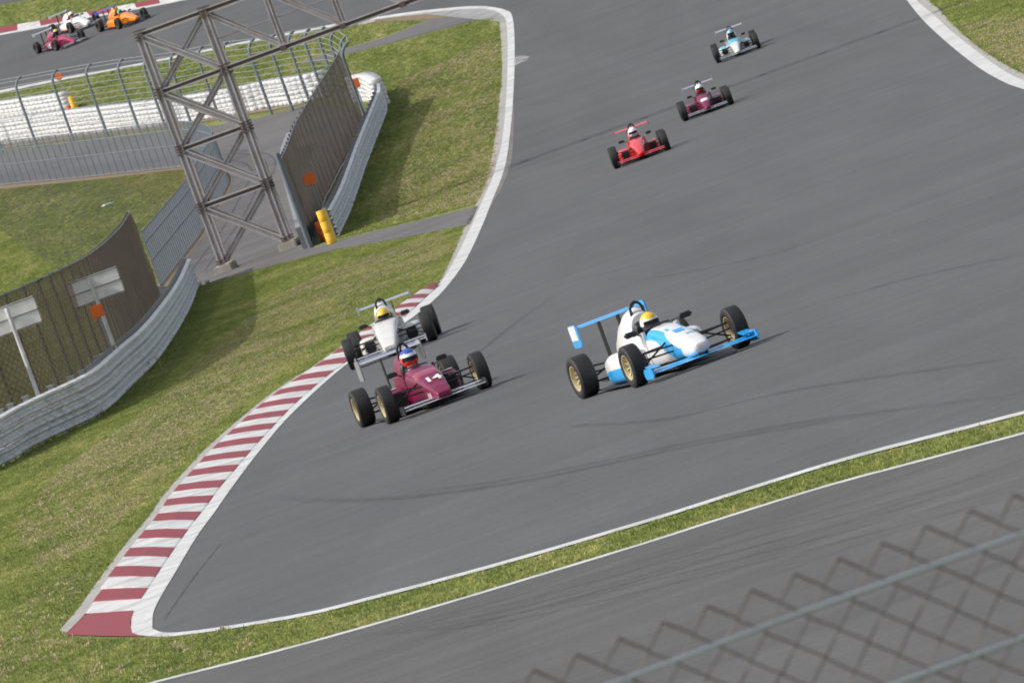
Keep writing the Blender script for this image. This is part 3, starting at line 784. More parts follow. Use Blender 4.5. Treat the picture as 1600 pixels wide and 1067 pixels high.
def marker(px, basepx, size, label, group='orange marker boards'):
    b = P(*basepx); k = FPX/b.y; s = size/k; c = PY(px[0], px[1], b.y)-b
    t = thing('marker_board', label, 'marker board', b, group)
    bm = bmesh.new(); box(bm, c+Vector((0, -.03, 0)), (s, .05, s)); bmesh.ops.bevel(bm, geom=bm.edges[:], offset=.015, segments=2, affect='EDGES'); obj('panel', bm, M_ORANGE, t)
    bm = bmesh.new(); tube(bm, [Vector((c.x+.02, .02, -.05)), Vector((c.x, .02, c.z))], .028, 8); obj('post', bm, M_GALV, t, True)
marker((484, 280), (511, 352), 18, 'orange square board on a post above the yellow drums')
marker((554.5, 131), (573, 180), 15, 'orange square board at the far tip of the grass island')
marker((152, 486.5), (196, 611), 20, 'orange square board hung in front of the sign post behind the left guardrail')
marker((92, 120), (108, 168), 10, 'small orange board on the far verge behind the catch fence')
def drums(basepx, n, r, h, m, label, name='plastic_drum'):
    b = P(*basepx)
    for k in range(n):
        bm = bmesh.new(); lathe(bm, [(0, 0), (r*.92, 0), (r, .03), (r*.97, h*.3), (r, h*.36), (r*.97, h*.42), (r, h*.9), (r*.93, h), (0, h)], 20)
        bmesh.ops.rotate(bm, verts=bm.verts, cent=(0, 0, 0), matrix=Matrix.Rotation(R(90), 3, 'X'))
        for v in bm.verts: v.co.z = v.co.z
        o = obj(name, bm, m, None, True); o.location = b+Vector((0, 0, k*(h+.004)+.015)); tag(o, label[k], 'drum', 'plastic drums at the barrier end')
        zs = [v.co.z for v in o.data.vertices]
        if min(zs) < -.01:
            for v in o.data.vertices: v.co.z += h
drums((520, 381), 3, .17, .37, M_YELLOW, ['lowest yellow drum at the near end of the right guardrail', 'middle yellow drum at the near end of the right guardrail', 'topmost yellow drum at the near end of the right guardrail'])
drums((509, 377), 2, .15, .33, M_DORANGE, ['lower orange drum beside the yellow drum stack', 'upper orange drum beside the yellow drum stack'])
drums((119, 174), 1, .16, .72, M_YELLOW, ['tall yellow drum at the end of the far tyre wall'])
drums((110, 176), 1, .14, .3, M_DORANGE, ['small orange red drum at the foot of the tall yellow one'])
b = P(200, 606); bm = bmesh.new(); p = PY(154, 563, b.y)-b
box(bm, p, (.42, .3, .2)); box(bm, p+Vector((0, 0, .11)), (.46, .34, .03)); bar(bm, (p.x, .1, 0), (p.x, .1, p.z), .08)
o = obj('box', bm, paint('white box', (.62, .63, .62), .5)); o.location = b; tag(o, 'small white box just above the left guardrail below the orange square', 'box')
b = P(168, 321); bm = bmesh.new(); box(bm, (0, 0, .03), (.42, 1.2, .03)); box(bm, (.05, .3, .06), (.3, .5, .03))
o = obj('board', bm, paint('pale board', (.6, .6, .58), .6)); o.location = b; o.rotation_euler = (0, 0, .2); tag(o, 'pale board lying on the grass field behind the brown net fence', 'board')

# weeds along the rails
def weeds(W, n, seed, label):
    rnd = random.Random(seed); bm = bmesh.new()
    for _ in range(n):
        i = rnd.randrange(len(W)-1); p = W[i].lerp(W[i+1], rnd.random())+Vector((rnd.uniform(.0, .45), rnd.uniform(-.3, .3), 0)); z = gl(p.y)
        h = rnd.uniform(.05, .18) if rnd.random() < .9 else rnd.uniform(.18, .32)
        for k in range(7):
            a = rnd.uniform(0, 6.28); wd = rnd.uniform(.008, .016); l = rnd.uniform(.2, .6)*h; dx, dy = math.cos(a), math.sin(a)
            v0 = bm.verts.new((p.x-dy*wd, p.y+dx*wd, z)); v1 = bm.verts.new((p.x+dy*wd, p.y-dx*wd, z)); v2 = bm.verts.new((p.x+dx*l, p.y+dy*l, z+h))
            bm.faces.new((v0, v1, v2))
    o = obj('weeds', bm, M_BLADE); o['kind'] = 'stuff'
weeds(W1, 420, 1, ''); weeds(W2, 200, 2, '')

# ------------------------------------------------------------------ formula cars
def sec(x, w, z0, z1, n=3.0, k=28, yo=0):
    zc = (z0+z1)/2; h = (z1-z0)/2; r = []
    for j in range(k):
        a = 2*math.pi*j/k; c, s = math.cos(a), math.sin(a)
        r.append(Vector((x, yo+w*math.copysign(abs(c)**(2/n), c), zc+h*math.copysign(abs(s)**(2/n), s))))
    return r
def interp(tab, x):
    for a, b in zip(tab, tab[1:]):
        lo, hi = (a, b) if a[0] < b[0] else (b, a)
        if lo[0] <= x <= hi[0]:
            t = (x-lo[0])/(hi[0]-lo[0]); t = t*t*(3-2*t)*.35+t*.65
            return [lo[i]+(hi[i]-lo[i])*t for i in range(1, len(lo))]
    return list(tab[0][1:]) if abs(x-tab[0][0]) < abs(x-tab[-1][0]) else list(tab[-1][1:])
NOSES = {
 'wedge': [(2.02, .10, .15, .20), (1.97, .125, .12, .235), (1.75, .150, .11, .32), (1.4, .19, .10, .44), (1.05, .22, .09, .55), (.75, .24, .07, .61), (.52, .255, .06, .63)],  # x, half width, bottom, top
    'sharp': [(2.02, .035, .17, .20), (1.97, .075, .14, .24), (1.75, .105, .12, .32), (1.4, .15, .11, .43), (1.05, .19, .09, .52), (.75, .225, .07, .585), (.52, .25, .06, .61)],
    'round': [(2.02, .03, .235, .265), (2.01, .075, .205, .295), (1.985, .105, .175, .31), (1.95, .125, .155, .33), (1.8, .160, .13, .38), (1.5, .19, .12, .455), (1.1, .225, .09, .54), (.75, .25, .07, .61), (.52, .265, .06, .63)]}
def airfoil(x0, chord, th, z, tilt=0, k=7):
    pts = []
    for j in range(2*k):
        t = j/k if j <= k else (2*k-j)/k
        s = 1 if j < k else -1
        y = th*(1.4*math.sqrt(max(t, 0))*(1-t)+.03)*s if j not in (0,) else 0
        xx = -t*chord; zz = (y if s > 0 else y*.5)
        c, sn = math.cos(tilt), math.sin(tilt)
        pts.append((x0+xx*c-zz*sn*0, z+zz+(-xx)*sn))
    return pts
def wing_el(name, x0, chord, th, z, half, tilt, mat, parent, sweep=0, drop=0, segs=8):
    bm = bmesh.new(); rings = []
    for i in range(segs+1):
        y = -half+2*half*i/segs; f = abs(y)/half
        rings.append([Vector((px-sweep*f, y, pz-drop*f)) for px, pz in airfoil(x0, chord, th, z, tilt)])
    loft(bm, rings); return obj(name, bm, mat, parent, True)
def plate(name, x0, x1, z0, z1, y, mat, parent, mif=None, mats=None):
    bm = bmesh.new(); box(bm, ((x0+x1)/2, y, (z0+z1)/2), (abs(x1-x0), .018, z1-z0))
    bmesh.ops.bevel(bm, geom=[e for e in bm.edges if abs(e.verts[0].co.y-e.verts[1].co.y) > .01], offset=.03, segments=2, affect='EDGES')
    return obj(name, bm, mat, parent)

def text_mesh(s, size, depth=0):
    cu = bpy.data.curves.new('number', 'FONT'); cu.body = s; cu.size = size; cu.align_x = 'CENTER'; cu.align_y = 'CENTER'; cu.offset = size*.035; cu.resolution_u = 4
    o = bpy.data.objects.new('number', cu); C.objects.link(o)
    dg = bpy.context.evaluated_depsgraph_get(); me = bpy.data.meshes.new_from_object(o.evaluated_get(dg))
    bpy.data.objects.remove(o); return me

def tyre_and_rim(parent, x, y, w, r, rimmat, side):
    wh = bpy.data.objects.new('wheel', None); C.objects.link(wh); wh.parent = parent; wh.location = (x, y, r); wh.empty_display_size = .1
    key = (round(w, 3), rimmat.name)
    if key not in WH:
        bm = bmesh.new(); h = w/2; rr = r*.60
        lathe(bm, [(rr, -h*.86), (rr+.012, -h*.95), (r*.80, -h), (r*.93, -h*.96), (r*.985, -h*.84), (r, -h*.6), (r, 0), (r, h*.6), (r*.985, h*.84), (r*.93, h*.96), (r*.80, h), (rr+.012, h*.95), (rr, h*.86), (rr-.01, 0), (rr, -h*.86)], 40)
        t = obj('tyre', bm, M_TYRE, wh, True)
        bm = bmesh.new()
        lathe(bm, [(rr+.002, h*.9), (rr-.012, h*.88), (rr-.022, h*.5), (rr-.03, -h*.3), (rr-.01, -h*.88), (rr+.002, -h*.9)], 32)
        lathe(bm, [(0, h*.30), (.035, h*.32), (.05, h*.2), (.05, -h*.2), (0, -h*.25)], 16)
        for k in range(10):
            a = 2*math.pi*k/10
            bar(bm, (.03*math.cos(a), h*.2, .03*math.sin(a)), ((rr-.02)*math.cos(a), h*.42, (rr-.02)*math.sin(a)), .02, .03, Vector((0, 1, 0)))
        q = obj('rim', bm, rimmat, wh, True)
        bm = bmesh.new(); lathe(bm, [(0, -h*.1), (rr*.72, -h*.1), (rr*.72, -h*.35), (0, -h*.35)], 24)
        d = obj('brake_disc', bm, M_CARBON, wh, True)
        WH[key] = [t, q, d]
    else:
        for s in WH[key]:
            c = s.copy(); C.objects.link(c); c.parent = wh
    wh.rotation_euler = (0, random.uniform(0, 3), 0) if side > 0 else (0, random.uniform(0, 3), math.pi)
    return wh
WH = {}
def rods(name, parent, segs, r=.013, mat=None):
    bm = bmesh.new()
    for a, b in segs: tube(bm, [a, b], r, 6)
    return obj(name, bm, mat or M_BLACK, parent, True)

def car(px, theta, sp, label):
    g0 = P(*px)                                          # ground under the middle of the front axle
    th = R(theta); slope = math.atan((gl(g0.y+1.5)-gl(g0.y-1.5))/3)
    fwd = Vector((math.sin(th), -math.cos(th)*math.cos(slope), -math.cos(th)*math.sin(slope))).normalized()
    nz = Vector((0, -math.sin(slope), math.cos(slope))); left = nz.cross(fwd).normalized(); up = fwd.cross(left)
    M = Matrix((fwd, left, up)).transposed()
    loc = g0-fwd*1.25+up*.014
    root = thing('racing_car', label, 'racing car', loc, 'open wheel racing cars on the track', M.to_euler())
    body, accent = sp['body'], sp.get('accent', sp['body']); mats = [body, accent]
    wing = sp.get('wing', M_SILVER); rw = sp.get('rwing', wing); rim = sp.get('rim', M_DRIM)
    nose = NOSES[sp.get('nose', 'sharp')]
    mif = sp.get('mif')
    # nose
    bm = bmesh.new(); xs_ = [2.02-.03*i if i < 3 else 1.96-(1.44)*(i-2)/44 for i in range(47)]
    NE = 4.5 if sp.get('nose') == 'wedge' else 2.9
    if sp.get('fine'): xs_ = [2.02-.004*i for i in range(15)]+[1.96-1.44*(i+1)/150 for i in range(150)]
    loft(bm, [sec(x, *interp(nose, x), n=NE, k=120 if sp.get('fine') else 40) for x in xs_], mif=mif)
    no_ = obj('nose', bm, mats, root, True)
    wn, zb_, zt_ = interp(nose, .52)
    # cockpit tub: outer and inner shells with an open top
    bm = bmesh.new(); rings = []
    for i in range(17):
        x = .52-.80*i/16; f = i/16
        w_ = wn+.03*math.sin(f*math.pi*.5); zr = zt_-.05*math.sin(f*math.pi*.6)-.01
        if i == 0: zr = zt_-.01
        ow = [(w_, zr), (w_+.01, .45), (w_+.01, .2), (w_-.03, .07), (-w_+.03, .07), (-w_-.01, .2), (-w_-.01, .45), (-w_, zr)]
        inn = [(-w_+.035, zr+.004), (-w_+.05, .4), (-w_+.06, .12), (w_-.06, .12), (w_-.05, .4), (w_-.035, zr+.004)]
        rings.append([Vector((x, y, z)) for y, z in ow+inn])
    loft(bm, rings, mif=mif)
    tub = obj('cockpit_tub', bm, mats, root, False)
    bm = bmesh.new(); pts = []
    for i in range(9):
        a = math.pi*i/8; pts.append((.46+.10*math.sin(a), -wn*.72*math.cos(a), zt_-.005+.02*math.sin(a)))
    rings = [[Vector(p), Vector((p[0]-.03, p[1]*.97, p[2]+.022)), Vector((p[0]-.036, p[1]*.97, p[2]+.019)), Vector((p[0]-.012, p[1], p[2]-.004))] for p in pts]
    loft(bm, rings); obj('windscreen', bm, M_VISOR, root, True)
    bm = bmesh.new(); bm_pts = [Vector((.42, .13*math.cos(a), .53+.10*math.sin(a))) for a in [2*math.pi*k/20 for k in range(20)]]
    tube(bm, bm_pts, .014, 6, True); bar(bm, (.42, -.12, .53), (.42, .12, .53), .02); obj('steering_wheel', bm, M_BLACK, root, True)
    # engine cover rising behind the helmet
    ec = [(-.20, .155, .30, .80), (-.34, .18, .2, .90), (-.6, .185, .12, .87), (-.95, .165, .12, .76), (-1.3, .12, .14, .56), (-1.6, .07, .18, .38)]
    if sp.get('tall'): ec = [(-.20, .18, .30, .84), (-.34, .195, .2, .94), (-.6, .195, .12, .91), (-.95, .17, .12, .80), (-1.3, .14, .14, .62), (-1.6, .08, .18, .40)]
    bm = bmesh.new(); loft(bm, [sec(-.20-1.4*i/20, *interp(ec, -.20-1.4*i/20), n=2.4, k=28) for i in range(21)], mif=mif)
    obj('engine_cover', bm, mats, root, True)
    bm = bmesh.new(); loft(bm, [sec(x, w_, z0, z1, 3, 16) for x, w_, z0, z1 in ((-.13, .13, .55, .70), (-.16, .145, .5, .75), (-.23, .15, .45, .76))]); obj('headrest', bm, M_CARBON, root, True)
    # roll hoop
    bm = bmesh.new(); tube(bm, [(-.26, .085*math.cos(math.pi*k/12), .90+(.12 if not sp.get('tall') else .10)*math.sin(math.pi*k/12)) for k in range(13)], .02, 8)
    tube(bm, [(-.26, -.085, .90), (-.24, -.12, .5)], .02, 8); tube(bm, [(-.26, .085, .90), (-.24, .12, .5)], .02, 8); tube(bm, [(-.26, 0, 1.01), (-.62, 0, .86)], .018, 8)
    obj('roll_hoop', bm, M_BLACK, root, True)
    # sidepods
    for s in (-1, 1):
        bm = bmesh.new(); tb = [(.42, .13, .12, .38), (.36, .15, .07, .42), (.1, .165, .06, .43), (-.3, .17, .06, .42), (-.7, .14, .06, .36), (-.98, .08, .07, .26)]
        if sp.get('nose') == 'round': tb = [(x, w_*1.02, z0, z1+.04) for x, w_, z0, z1 in tb]
        rr = []
        for i in range(15):
            x = .42-1.4*i/14; w_, z0, z1 = interp(tb, x); rr.append(sec(x, w_, z0, z1, 3.6, 24, s*(.27+w_)))
        loft(bm, rr, mif=mif); pod = obj('sidepod', bm, mats, root, True)
        bm = bmesh.new(); loft(bm, [sec(.43, .10, .15, .35, 4, 16, s*.40), sec(.40, .105, .14, .36, 4, 16, s*.40)]); obj('radiator_inlet', bm, M_BLACK, pod)
        if sp.get('decals'):
            for (x0, x1, z0, z1, mt) in ((.26, .10, .24, .36, 'd1'), (.06, -.12, .16, .30, 'd2'), (.25, .1, .12, .20, 'd3')):
                bm = bmesh.new(); yy = s*(.27+.335)
                box(bm, ((x0+x1)/2, yy, (z0+z1)/2), (abs(x1-x0), .006, z1-z0)); obj('sticker', bm, STK[mt], pod)
            bm = bmesh.new(); box(bm, (.22, s*.45, .434), (.18, .16, .006)); obj('sticker', bm, STK['d1'], pod)
        if sp.get('mirror', True):
            bm = bmesh.new(); box(bm, (.44, s*.40, .64), (.09, .17, .075)); bmesh.ops.bevel(bm, geom=bm.edges[:], offset=.02, segments=2, affect='EDGES')
            tube(bm, [(.44, s*.33, .62), (.42, s*.24, .56)], .010, 6); obj('mirror', bm, M_CARBON, root, True)
    bm = bmesh.new(); box(bm, (-.33, 0, .045), (1.5, 1.28, .02)); box(bm, (.8, 0, .05), (1.0, .36, .02)); obj('floor', bm, M_CARBON, root)
    bm = bmesh.new(); loft(bm, [sec(x, w_, z0, z1, 4, 16) for x, w_, z0, z1 in ((-.9, .16, .1, .4), (-1.3, .13, .12, .38), (-1.75, .09, .16, .34))]); box(bm, (-1.6, 0, .12), (.3, .7, .04)); obj('gearbox', bm, M_CARBON, root, True)
    # front wing
    hw = sp.get('fw', .68)
    bm = None
    fwm = wing_el('front_wing', 2.03, .24, .020, .115, hw, R(2), wing, root, 0, 0)
    wing_el('flap', 1.80, .13, .012, .150 if not sp.get('fine') else .130, hw*.98, R(9), wing, fwm)
    for s in (-1, 1):
        plate('endplate', 2.06, 1.66, .06, .20 if sp.get('nose') == 'round' else .19, s*(hw+.012), sp.get('fend', M_CARBON), fwm)
        if sp.get('nose') == 'round':
            wing_el('winglet', 1.95, .24, .014, .25, .001, R(12), wing, fwm) if False else None
            bm = bmesh.new(); box(bm, (1.84, s*(hw-.07), .20), (.24, .14, .018), Matrix.Rotation(R(10), 3, 'Y')); obj('winglet', bm, wing, fwm)
    bm = bmesh.new()
    for s in (-1, 1): box(bm, (1.9, s*.06, .15), (.16, .012, .10))
    obj('wing_strut', bm, M_CARBON, fwm)
    # rear wing
    rh = sp.get('rh', .49)
    rwm = wing_el('rear_wing', -1.55, .26, .022, .885, rh, R(3), rw, root)
    wing_el('flap', -1.78, .14, .012, .898, rh, R(8), rw, rwm)
    for s in (-1, 1): 
        plate('endplate', *((-1.5, -1.9, .64, .95) if sp.get('bigend') else (-1.55, -1.9, .80, .95)), s*(rh+.01), sp.get('rend', rw), rwm)
        if sp.get('fine'):
            bm = bmesh.new(); box(bm, (-1.72, s*(rh+.022), .84), (.3, .004, .2)); obj('sticker', bm, STK['d1'], rwm)
    bm = bmesh.new()
    for s in (-1, 1): box(bm, (-1.68, s*.14, .6), (.14, .012, .56))
    obj('pylon', bm, M_BLACK, rwm)
    # wheels and suspension
    TF, TR = .74, .72
    for s in (-1, 1):
        tyre_and_rim(root, 1.25, s*TF, .20, .285, rim, s)
        tyre_and_rim(root, -1.25, s*TR, .245, .29, rim, s)
        hb = TF-.09
        rods('front_wishbone', root, [((1.25, s*hb, .38), (1.42, s*.15, .36)), ((1.25, s*hb, .38), (1.05, s*.2, .38)), ((1.25, s*hb, .17), (1.45, s*.13, .15)), ((1.25, s*hb, .17), (.98, s*.18, .15)), ((1.25, s*hb, .2), (1.18, s*.2, .42)), ((1.32, s*hb, .3), (1.36, s*.14, .28))])
        hb = TR-.1
        rods('rear_wishbone', root, [((-1.25, s*hb, .38), (-1.0, s*.16, .33)), ((-1.25, s*hb, .38), (-1.5, s*.1, .32)), ((-1.25, s*hb, .16), (-.9, s*.14, .15)), ((-1.25, s*hb, .16), (-1.5, s*.1, .15)), ((-1.25, s*hb, .29), (-1.28, s*.1, .26)), ((-1.25, s*hb, .2), (-1.1, s*.12, .42))], .014)
    if sp.get('number'):
        me = text_mesh(sp['number'], sp.get('nsize', .27))
        xc = sp.get('nx', 1.42)
        for v in me.vertices:
            tx, ty = v.co.x, v.co.y
            x = xc-ty; y = tx
            w_, z0, z1 = interp(nose, x); h = (z1-z0)/2; n_ = NE
            z = (z0+z1)/2+h*(max(0, 1-min(1, abs(y)/w_)**n_))**(1/n_)+.013
            v.co = (x, y, z)
        link('race_number', me, no_, [sp.get('nmat', STK['white'])])
    if sp.get('extra'): sp['extra'](root, no_, nose)
    return root, M, loc

STK = {'white': paint('white sticker', (.8, .8, .8), .4), 'd1': paint('pale sticker', (.72, .70, .68), .5, var=.4, scale=40), 'd2': paint('teal sticker', (.10, .42, .42), .5, var=.6, scale=30), 'd3': paint('cream sticker', (.6, .5, .4), .5, var=.5, scale=40)}
def carpaint(name, col): return paint(name, col, .28, 0, .6, .06, 3)
P_MAROON = paint('maroon car paint', (.17, .004, .045), .38, 0, .25, .06, 3); P_WHITE = carpaint('white car paint', (.74, .74, .74)); P_BLUE = carpaint('sky blue car paint', (.02, .36, .78))
P_CREAM = carpaint('off white car paint', (.66, .64, .61)); P_RED = carpaint('bright red car paint', (.72, .02, .02)); P_DMAR = paint('dark maroon car paint', (.17, .006, .05), .4, 0, .2, .06, 3)
P_PINK = carpaint('crimson car paint', (.30, .012, .07)); P_ORANGE = carpaint('orange car paint', (.90, .25, .01)); P_LBLUE = carpaint('pale blue car paint', (.10, .48, .66)); P_SALMON = carpaint('salmon car paint', (.30, .03, .06))
P_RBLUE = carpaint('royal blue paint', (.02, .07, .4))

# the helmet and the driver's body, seated in car coordinates
def helmet_mesh(mats, mif):
    bm = bmesh.new(); bmesh.ops.create_uvsphere(bm, u_segments=28, v_segments=20, radius=1)
    for v in bm.verts:
        x, y, z = v.co
        sx = .160 if x > 0 else .155
        X = x*sx; Y = y*.138; Z = z*.155
        if z < -.1: X += .02*max(0, x); Z *= .95
        if z < -.75: Z = -.75*.155*.95+(Z+.75*.155*.95)*.3
        v.co = (X, Y, Z)
    for f in bm.faces:
        c = f.calc_center_median(); f.material_index = mif(c)
        if c.x > .06 and -.03 < c.z < .042 and abs(c.y) < .108: f.material_index = len(mats)
    for v in bm.verts:
        pass
    return bm
def body_mesh():
    me = bpy.data.meshes.new('driver'); V = []; E_ = []; Rr = []
    def add(p, r, par=None):
        V.append(p); Rr.append(r); i = len(V)-1
        if par is not None: E_.append((par, i))
        return i
    pel = add((.28, 0, .17), .13); ab = add((.18, 0, .27), .13, pel); ch = add((.07, 0, .42), .15, ab); up = add((.02, 0, .52), .13, ch); nk = add((.01, 0, .60), .06, up); hd = add((.02, 0, .70), .085, nk); add((.03, 0, .80), .08, hd)
    for s in (-1, 1):
        sh = add((.03, s*.16, .50), .07, up); el = add((.20, s*.205, .36), .05, sh); el2 = add((.30, s*.18, .42), .042, el); wr = add((.39, s*.135, .50), .03, el2); pm = add((.425, s*.125, .53), .034, wr)
        for k, (dy, L) in enumerate(((-.022, .07), (-.007, .08), (.008, .076), (.022, .06))):
            f1 = add((.445, s*.125+dy*.6, .545+dy), .0105, pm); f2 = add((.455, s*.105+dy*.3, .54+dy), .0095, f1); add((.43, s*.095, .535+dy), .009, f2)
        t1 = add((.41, s*.11, .56), .012, pm); add((.42, s*.09, .565), .010, t1)
        hp = add((.38, s*.09, .17), .09, pel); kn = add((.75, s*.10, .30), .065, hp); an = add((1.12, s*.08, .20), .045, kn); add((1.17, s*.08, .28), .035, an)
    me.from_pydata(V, E_, [])
    o = bpy.data.objects.new('driver', me); C.objects.link(o)
    md = o.modifiers.new('skin', 'SKIN'); md.use_smooth_shade = True
    for i, r in enumerate(Rr): me.skin_vertices[0].data[i].radius = (r, r)
    for i in range(len(V)): me.skin_vertices[0].data[i].use_root = (i == 0)
    o.modifiers.new('sub', 'SUBSURF').levels = 1
    dg = bpy.context.evaluated_depsgraph_get(); m2 = bpy.data.meshes.new_from_object(o.evaluated_get(dg))
    bpy.data.objects.remove(o); return m2
BODY = body_mesh()
def driver(root, M, loc, label, suit, mats, mif, tall=False):
    me = BODY.copy(); me.name = 'person'; me.materials.clear()
    o = bpy.data.objects.new('person', me); C.objects.link(o); me.materials.append(suit)
    o.location = loc+M@Vector((.08 if tall else 0, 0, -.08 if tall else 0)); o.rotation_euler = M.to_euler(); tag(o, label, 'person', 'drivers in the racing cars')
    bm = helmet_mesh(mats, mif)
    h = obj('helmet', bm, list(mats)+[M_VISOR], o, True); h.location = (.03, 0, .775); h.scale = (.92,)*3 if tall else (1, 1, 1); h.rotation_euler = (0, R(6), 0)
    bm = bmesh.new(); rings = []
    for i in range(9):
        a = R(-58+116*i/8)
        rings.append([Vector((.166*math.cos(a)*q, .143*math.sin(a)*q, z)) for q, z in ((1, -.03), (1.0, .04), (.985, .04), (.985, -.03))])
    loft(bm, rings); vz = obj('visor', bm, M_VISOR, h, True)
    return o
def hp(name, c): return paint('helmet '+name, c, .25, 0, .5, .04)
HB_, HW_, HR_, HG_, HY_, HK_ = hp('blue', (.03, .08, .42)), hp('white', (.78, .78, .78)), hp('red', (.70, .03, .02)), hp('green', (.02, .35, .12)), hp('yellow', (.80, .52, .02)), hp('black', (.03, .03, .035))
SUIT_W, SUIT_D = paint('pale race suit', (.55, .52, .50), .9), paint('dark race suit', (.04, .04, .05), .9)

def blue_mif(c):
    x, y, z = c; ay = abs(y)
    if x > .52 and x < 1.66:                         # swoosh: along the cockpit edge, then down the nose flank
        w_, z0, z1 = interp(NOSES['round'], x); f = max(0, min(1, (x-.85)/.75))
        zc = z1-.065-(z1-z0)*.72*f**1.6; hf = .065+.085*f
        if ay > w_*(.52+.1*f) and abs(z-zc) < hf: return 1
        if f > .5 and ay > w_*.55 and abs(z-zc) < hf*.9: return 1
    if -1.0 < x < .45 and ay > .28 and z < .22: return 1
    if -.28 < x < .52 and ay < .33 and .555 < z < .61 and ay > .2: return 1
    return 0
def low_red(c): return 1 if c.z < .17 else 0
def fblue(c): return 1 if (.45 < c.x < 1.15 and c.z > .44) or (c.x > 0 and abs(c.y) > .3 and c.z > .38) else 0
def salmon(c): return 1 if (.95 < c.x < 1.2 and c.z > .46 and abs(c.y) < .2) else 0
def a_extra(root, no_, nose):
    # small white lettering block on the nose flank
    bm = bmesh.new()
    for k, (x, z) in enumerate(((1.72, .20), (1.66, .20), (1.60, .205))):
        for s in (-1, 1):
            w_ = interp(nose, x)[0]; box(bm, (x, s*(w_+.001), z), (.035, .008, .07))
    obj('sticker', bm, STK['d1'], no_)
def b_extra(root, no_, nose):
    for (x, y, a, b_, mt) in ((1.25, .0, .16, .14, P_BLUE), (1.55, .05, .06, .12, P_LBLUE), (1.0, -.08, .10, .05, P_LBLUE)):
        bm = bmesh.new(); w_, z0, z1 = interp(nose, x)
        N = 4; gr = []
        for i in range(N+1):
            row = []
            for j in range(N+1):
                xx = x-a/2+a*i/N; yy = y-b_/2+b_*j/N; w_, z0, z1 = interp(nose, xx)
                z = (z0+z1)/2+(z1-z0)/2*(max(0, 1-min(1, abs(yy)/w_)**2.9))**(1/2.9)+.006
                row.append(bm.verts.new((xx, yy, z)))
            gr.append(row)
        for i in range(N):
            for j in range(N): bm.faces.new((gr[i][j], gr[i+1][j], gr[i+1][j+1], gr[i][j+1]))
        obj('sticker', bm, mt, no_)

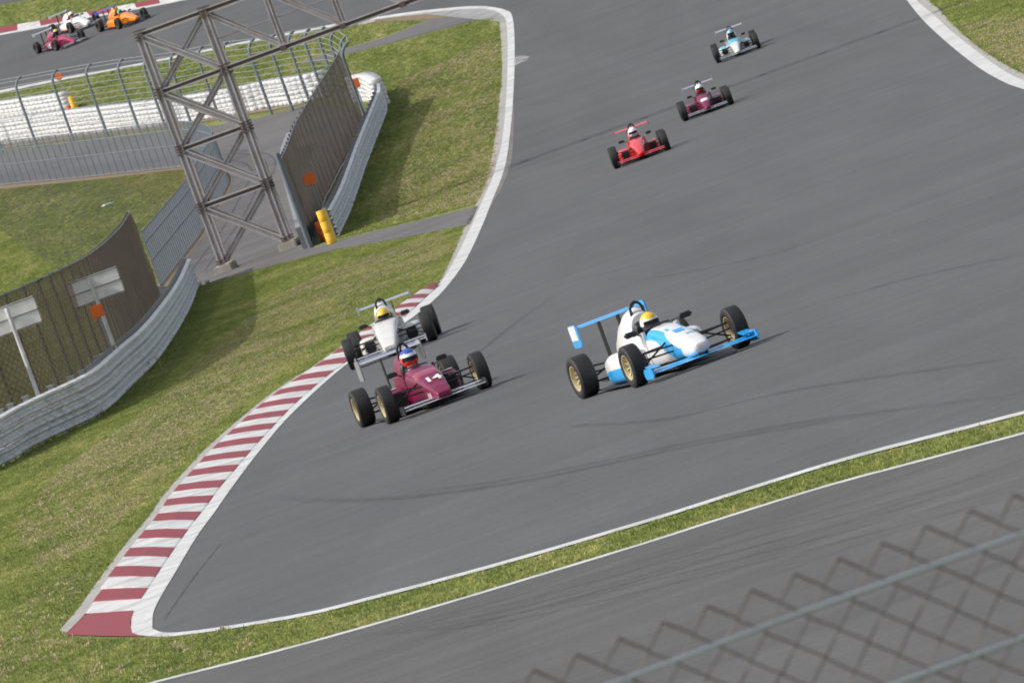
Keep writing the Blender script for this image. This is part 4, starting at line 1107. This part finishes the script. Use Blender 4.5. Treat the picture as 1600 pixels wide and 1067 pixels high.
CARS = [
 ((688, 634.7), 9.8, dict(body=P_MAROON, accent=P_SALMON, mif=salmon, rim=M_GOLD, number='14', nsize=.27, nx=1.48, nose='wedge', bigend=True, rend=M_GALV, decals=True, fw=.64, extra=a_extra), 'maroon racing car number 14 with silver wings and gold wheels',
  'driver of the maroon car 14 in a blue, white and red helmet', SUIT_W, [HB_, HW_, HR_, HG_], lambda c: 0 if c.z > .085 else (1 if c.z > .04 else (3 if c.x < -.02 and c.z < -.02 else (1 if c.x < 0 and c.z < .01 else 2)))),
 ((1081.5, 574.7), 15.6, dict(fine=True, bigend=True, body=P_WHITE, accent=P_BLUE, mif=blue_mif, wing=P_BLUE, fend=P_BLUE, rim=M_GOLD, nose='round', tall=True, fw=.74, extra=b_extra), 'white racing car with sky blue wings and swoosh, leading the near group',
  'driver of the white and sky blue car in a white helmet with yellow top', SUIT_D, [HW_, HY_, HK_], lambda c: 1 if c.z > .075 else (2 if c.z < -.03 else 0)),
 ((617, 555), -2.0, dict(body=P_CREAM, rim=M_DRIM, nose='wedge', fw=.66, tall=True, fend=P_CREAM), 'off white racing car by the kerb, just behind the maroon car',
  'driver of the off white car by the kerb in a yellow helmet', SUIT_W, [HY_, HK_], lambda c: 1 if c.z < -.05 else 0),
 ((1005, 249.7), -.5, dict(body=P_RED, wing=P_RED, rim=M_DRIM, fw=.68, number='7', nsize=.001), 'bright red racing car with a red rear wing',
  'driver of the bright red car in a white helmet', SUIT_D, [HW_], lambda c: 0),
 ((1108, 177), -.5, dict(body=P_DMAR, accent=STK['d1'], rim=M_DRIM, fw=.64, mif=lambda c: 1 if (1.2 < c.x < 1.5 and c.z > .40 and abs(c.y) < .12) else 0), 'dark maroon racing car between the red and the white and blue one',
  'driver of the dark maroon car in a white helmet', SUIT_D, [HW_, HR_], lambda c: 1 if c.z < -.02 else 0),
 ((1155, 87.6), -1.0, dict(body=P_WHITE, accent=P_LBLUE, mif=fblue, rim=M_DRIM, fw=.70), 'white racing car with pale blue cockpit, last in the top right group',
  'driver of the farthest white car in a pale blue helmet', SUIT_D, [hp('pale blue', (.2, .45, .6)), HK_], lambda c: 1 if c.z < -.03 else 0),
 ((110, 72), 23, dict(body=P_PINK, rim=M_DRIM, fw=.66, decals=True), 'crimson racing car with silver wings, nearest of the top left trio',
  'driver of the crimson car in a black and yellow helmet', SUIT_D, [HK_, HY_], lambda c: 1 if c.z > .06 else 0),
 ((133, 44.5), 22, dict(body=P_WHITE, accent=P_RED, mif=low_red, rim=M_DRIM, fw=.66, nose='round'), 'white racing car with red lower edges behind the crimson one',
  'driver of the white and red car in a white and orange helmet', SUIT_W, [HW_, hp('orange', (.75, .15, .03))], lambda c: 1 if c.z < .02 else 0),
 ((208, 38), 23, dict(body=P_ORANGE, rim=M_DRIM, wing=M_CARBON, rwing=P_RBLUE, nose='round', tall=True, fw=.66), 'orange racing car with a blue rear wing beside the far kerb',
  'driver of the orange car in a green and white helmet', SUIT_D, [HG_, HW_], lambda c: 1 if c.z < .03 else 0),
]
for px, th, sp, label, dl, suit, hm, hf in CARS:
    if sp.get('nsize') == .001: sp.pop('number')
    root, M, loc = car(px, th, sp, label)
    driver(root, M, loc, dl, suit, hm, hf, sp.get('tall', False))

# ------------------------------------------------------------------ chain link fence in the foreground
FY = 17.8; cell = .081; top = CAM.z+((-1268)-(-250))/FPX*FY
gz0 = g(FY)
root = thing('chain_link_fence', 'rusty chain link fence with blue grey wires crossing the bottom right corner', 'fence', (0, FY, gz0))
bm = bmesh.new(); rnd = random.Random(11)
nrow = int((top-gz0-.05)/(cell*.48))
x = -1.6; i = 0
while x < 3.2:
    pts = []
    for k in range(nrow+1):
        s = 1 if (k % 2) else -1
        j = rnd.uniform(-.002, .002)
        pts.append((x+s*cell*.25*1.04+j, (.003 if s*(1 if i % 2 else 1) > 0 else -.003), top-gz0-k*cell*.48*1.0+rnd.uniform(-.001, .001)))
    # alternate wires are mirrored so that neighbours interlock
    if i % 2: pts = [(2*x-p[0], -p[1], p[2]) for p in pts]
    tube(bm, pts, .0026, 5)
    x += cell*.5; i += 1
o = obj('wire_mesh', bm, M_NETWIRE, root, True); o['kind'] = 'stuff'
for v in (-1330, -1484, -1660, -1900):
    z = CAM.z+(v+250)/FPX*FY-gz0
    bm = bmesh.new(); tube(bm, [(-1.7+.25*k, -.012, z+.002*math.sin(k*1.7)) for k in range(21)], .0042, 8); obj('tension_wire', bm, M_BLUEWIRE, root, True)
for x in (-1.65, 3.2):
    bm = bmesh.new(); tube(bm, [(x, 0, -.3), (x, 0, top-gz0+.03)], .03, 10); obj('post', bm, M_GALV, root, True)
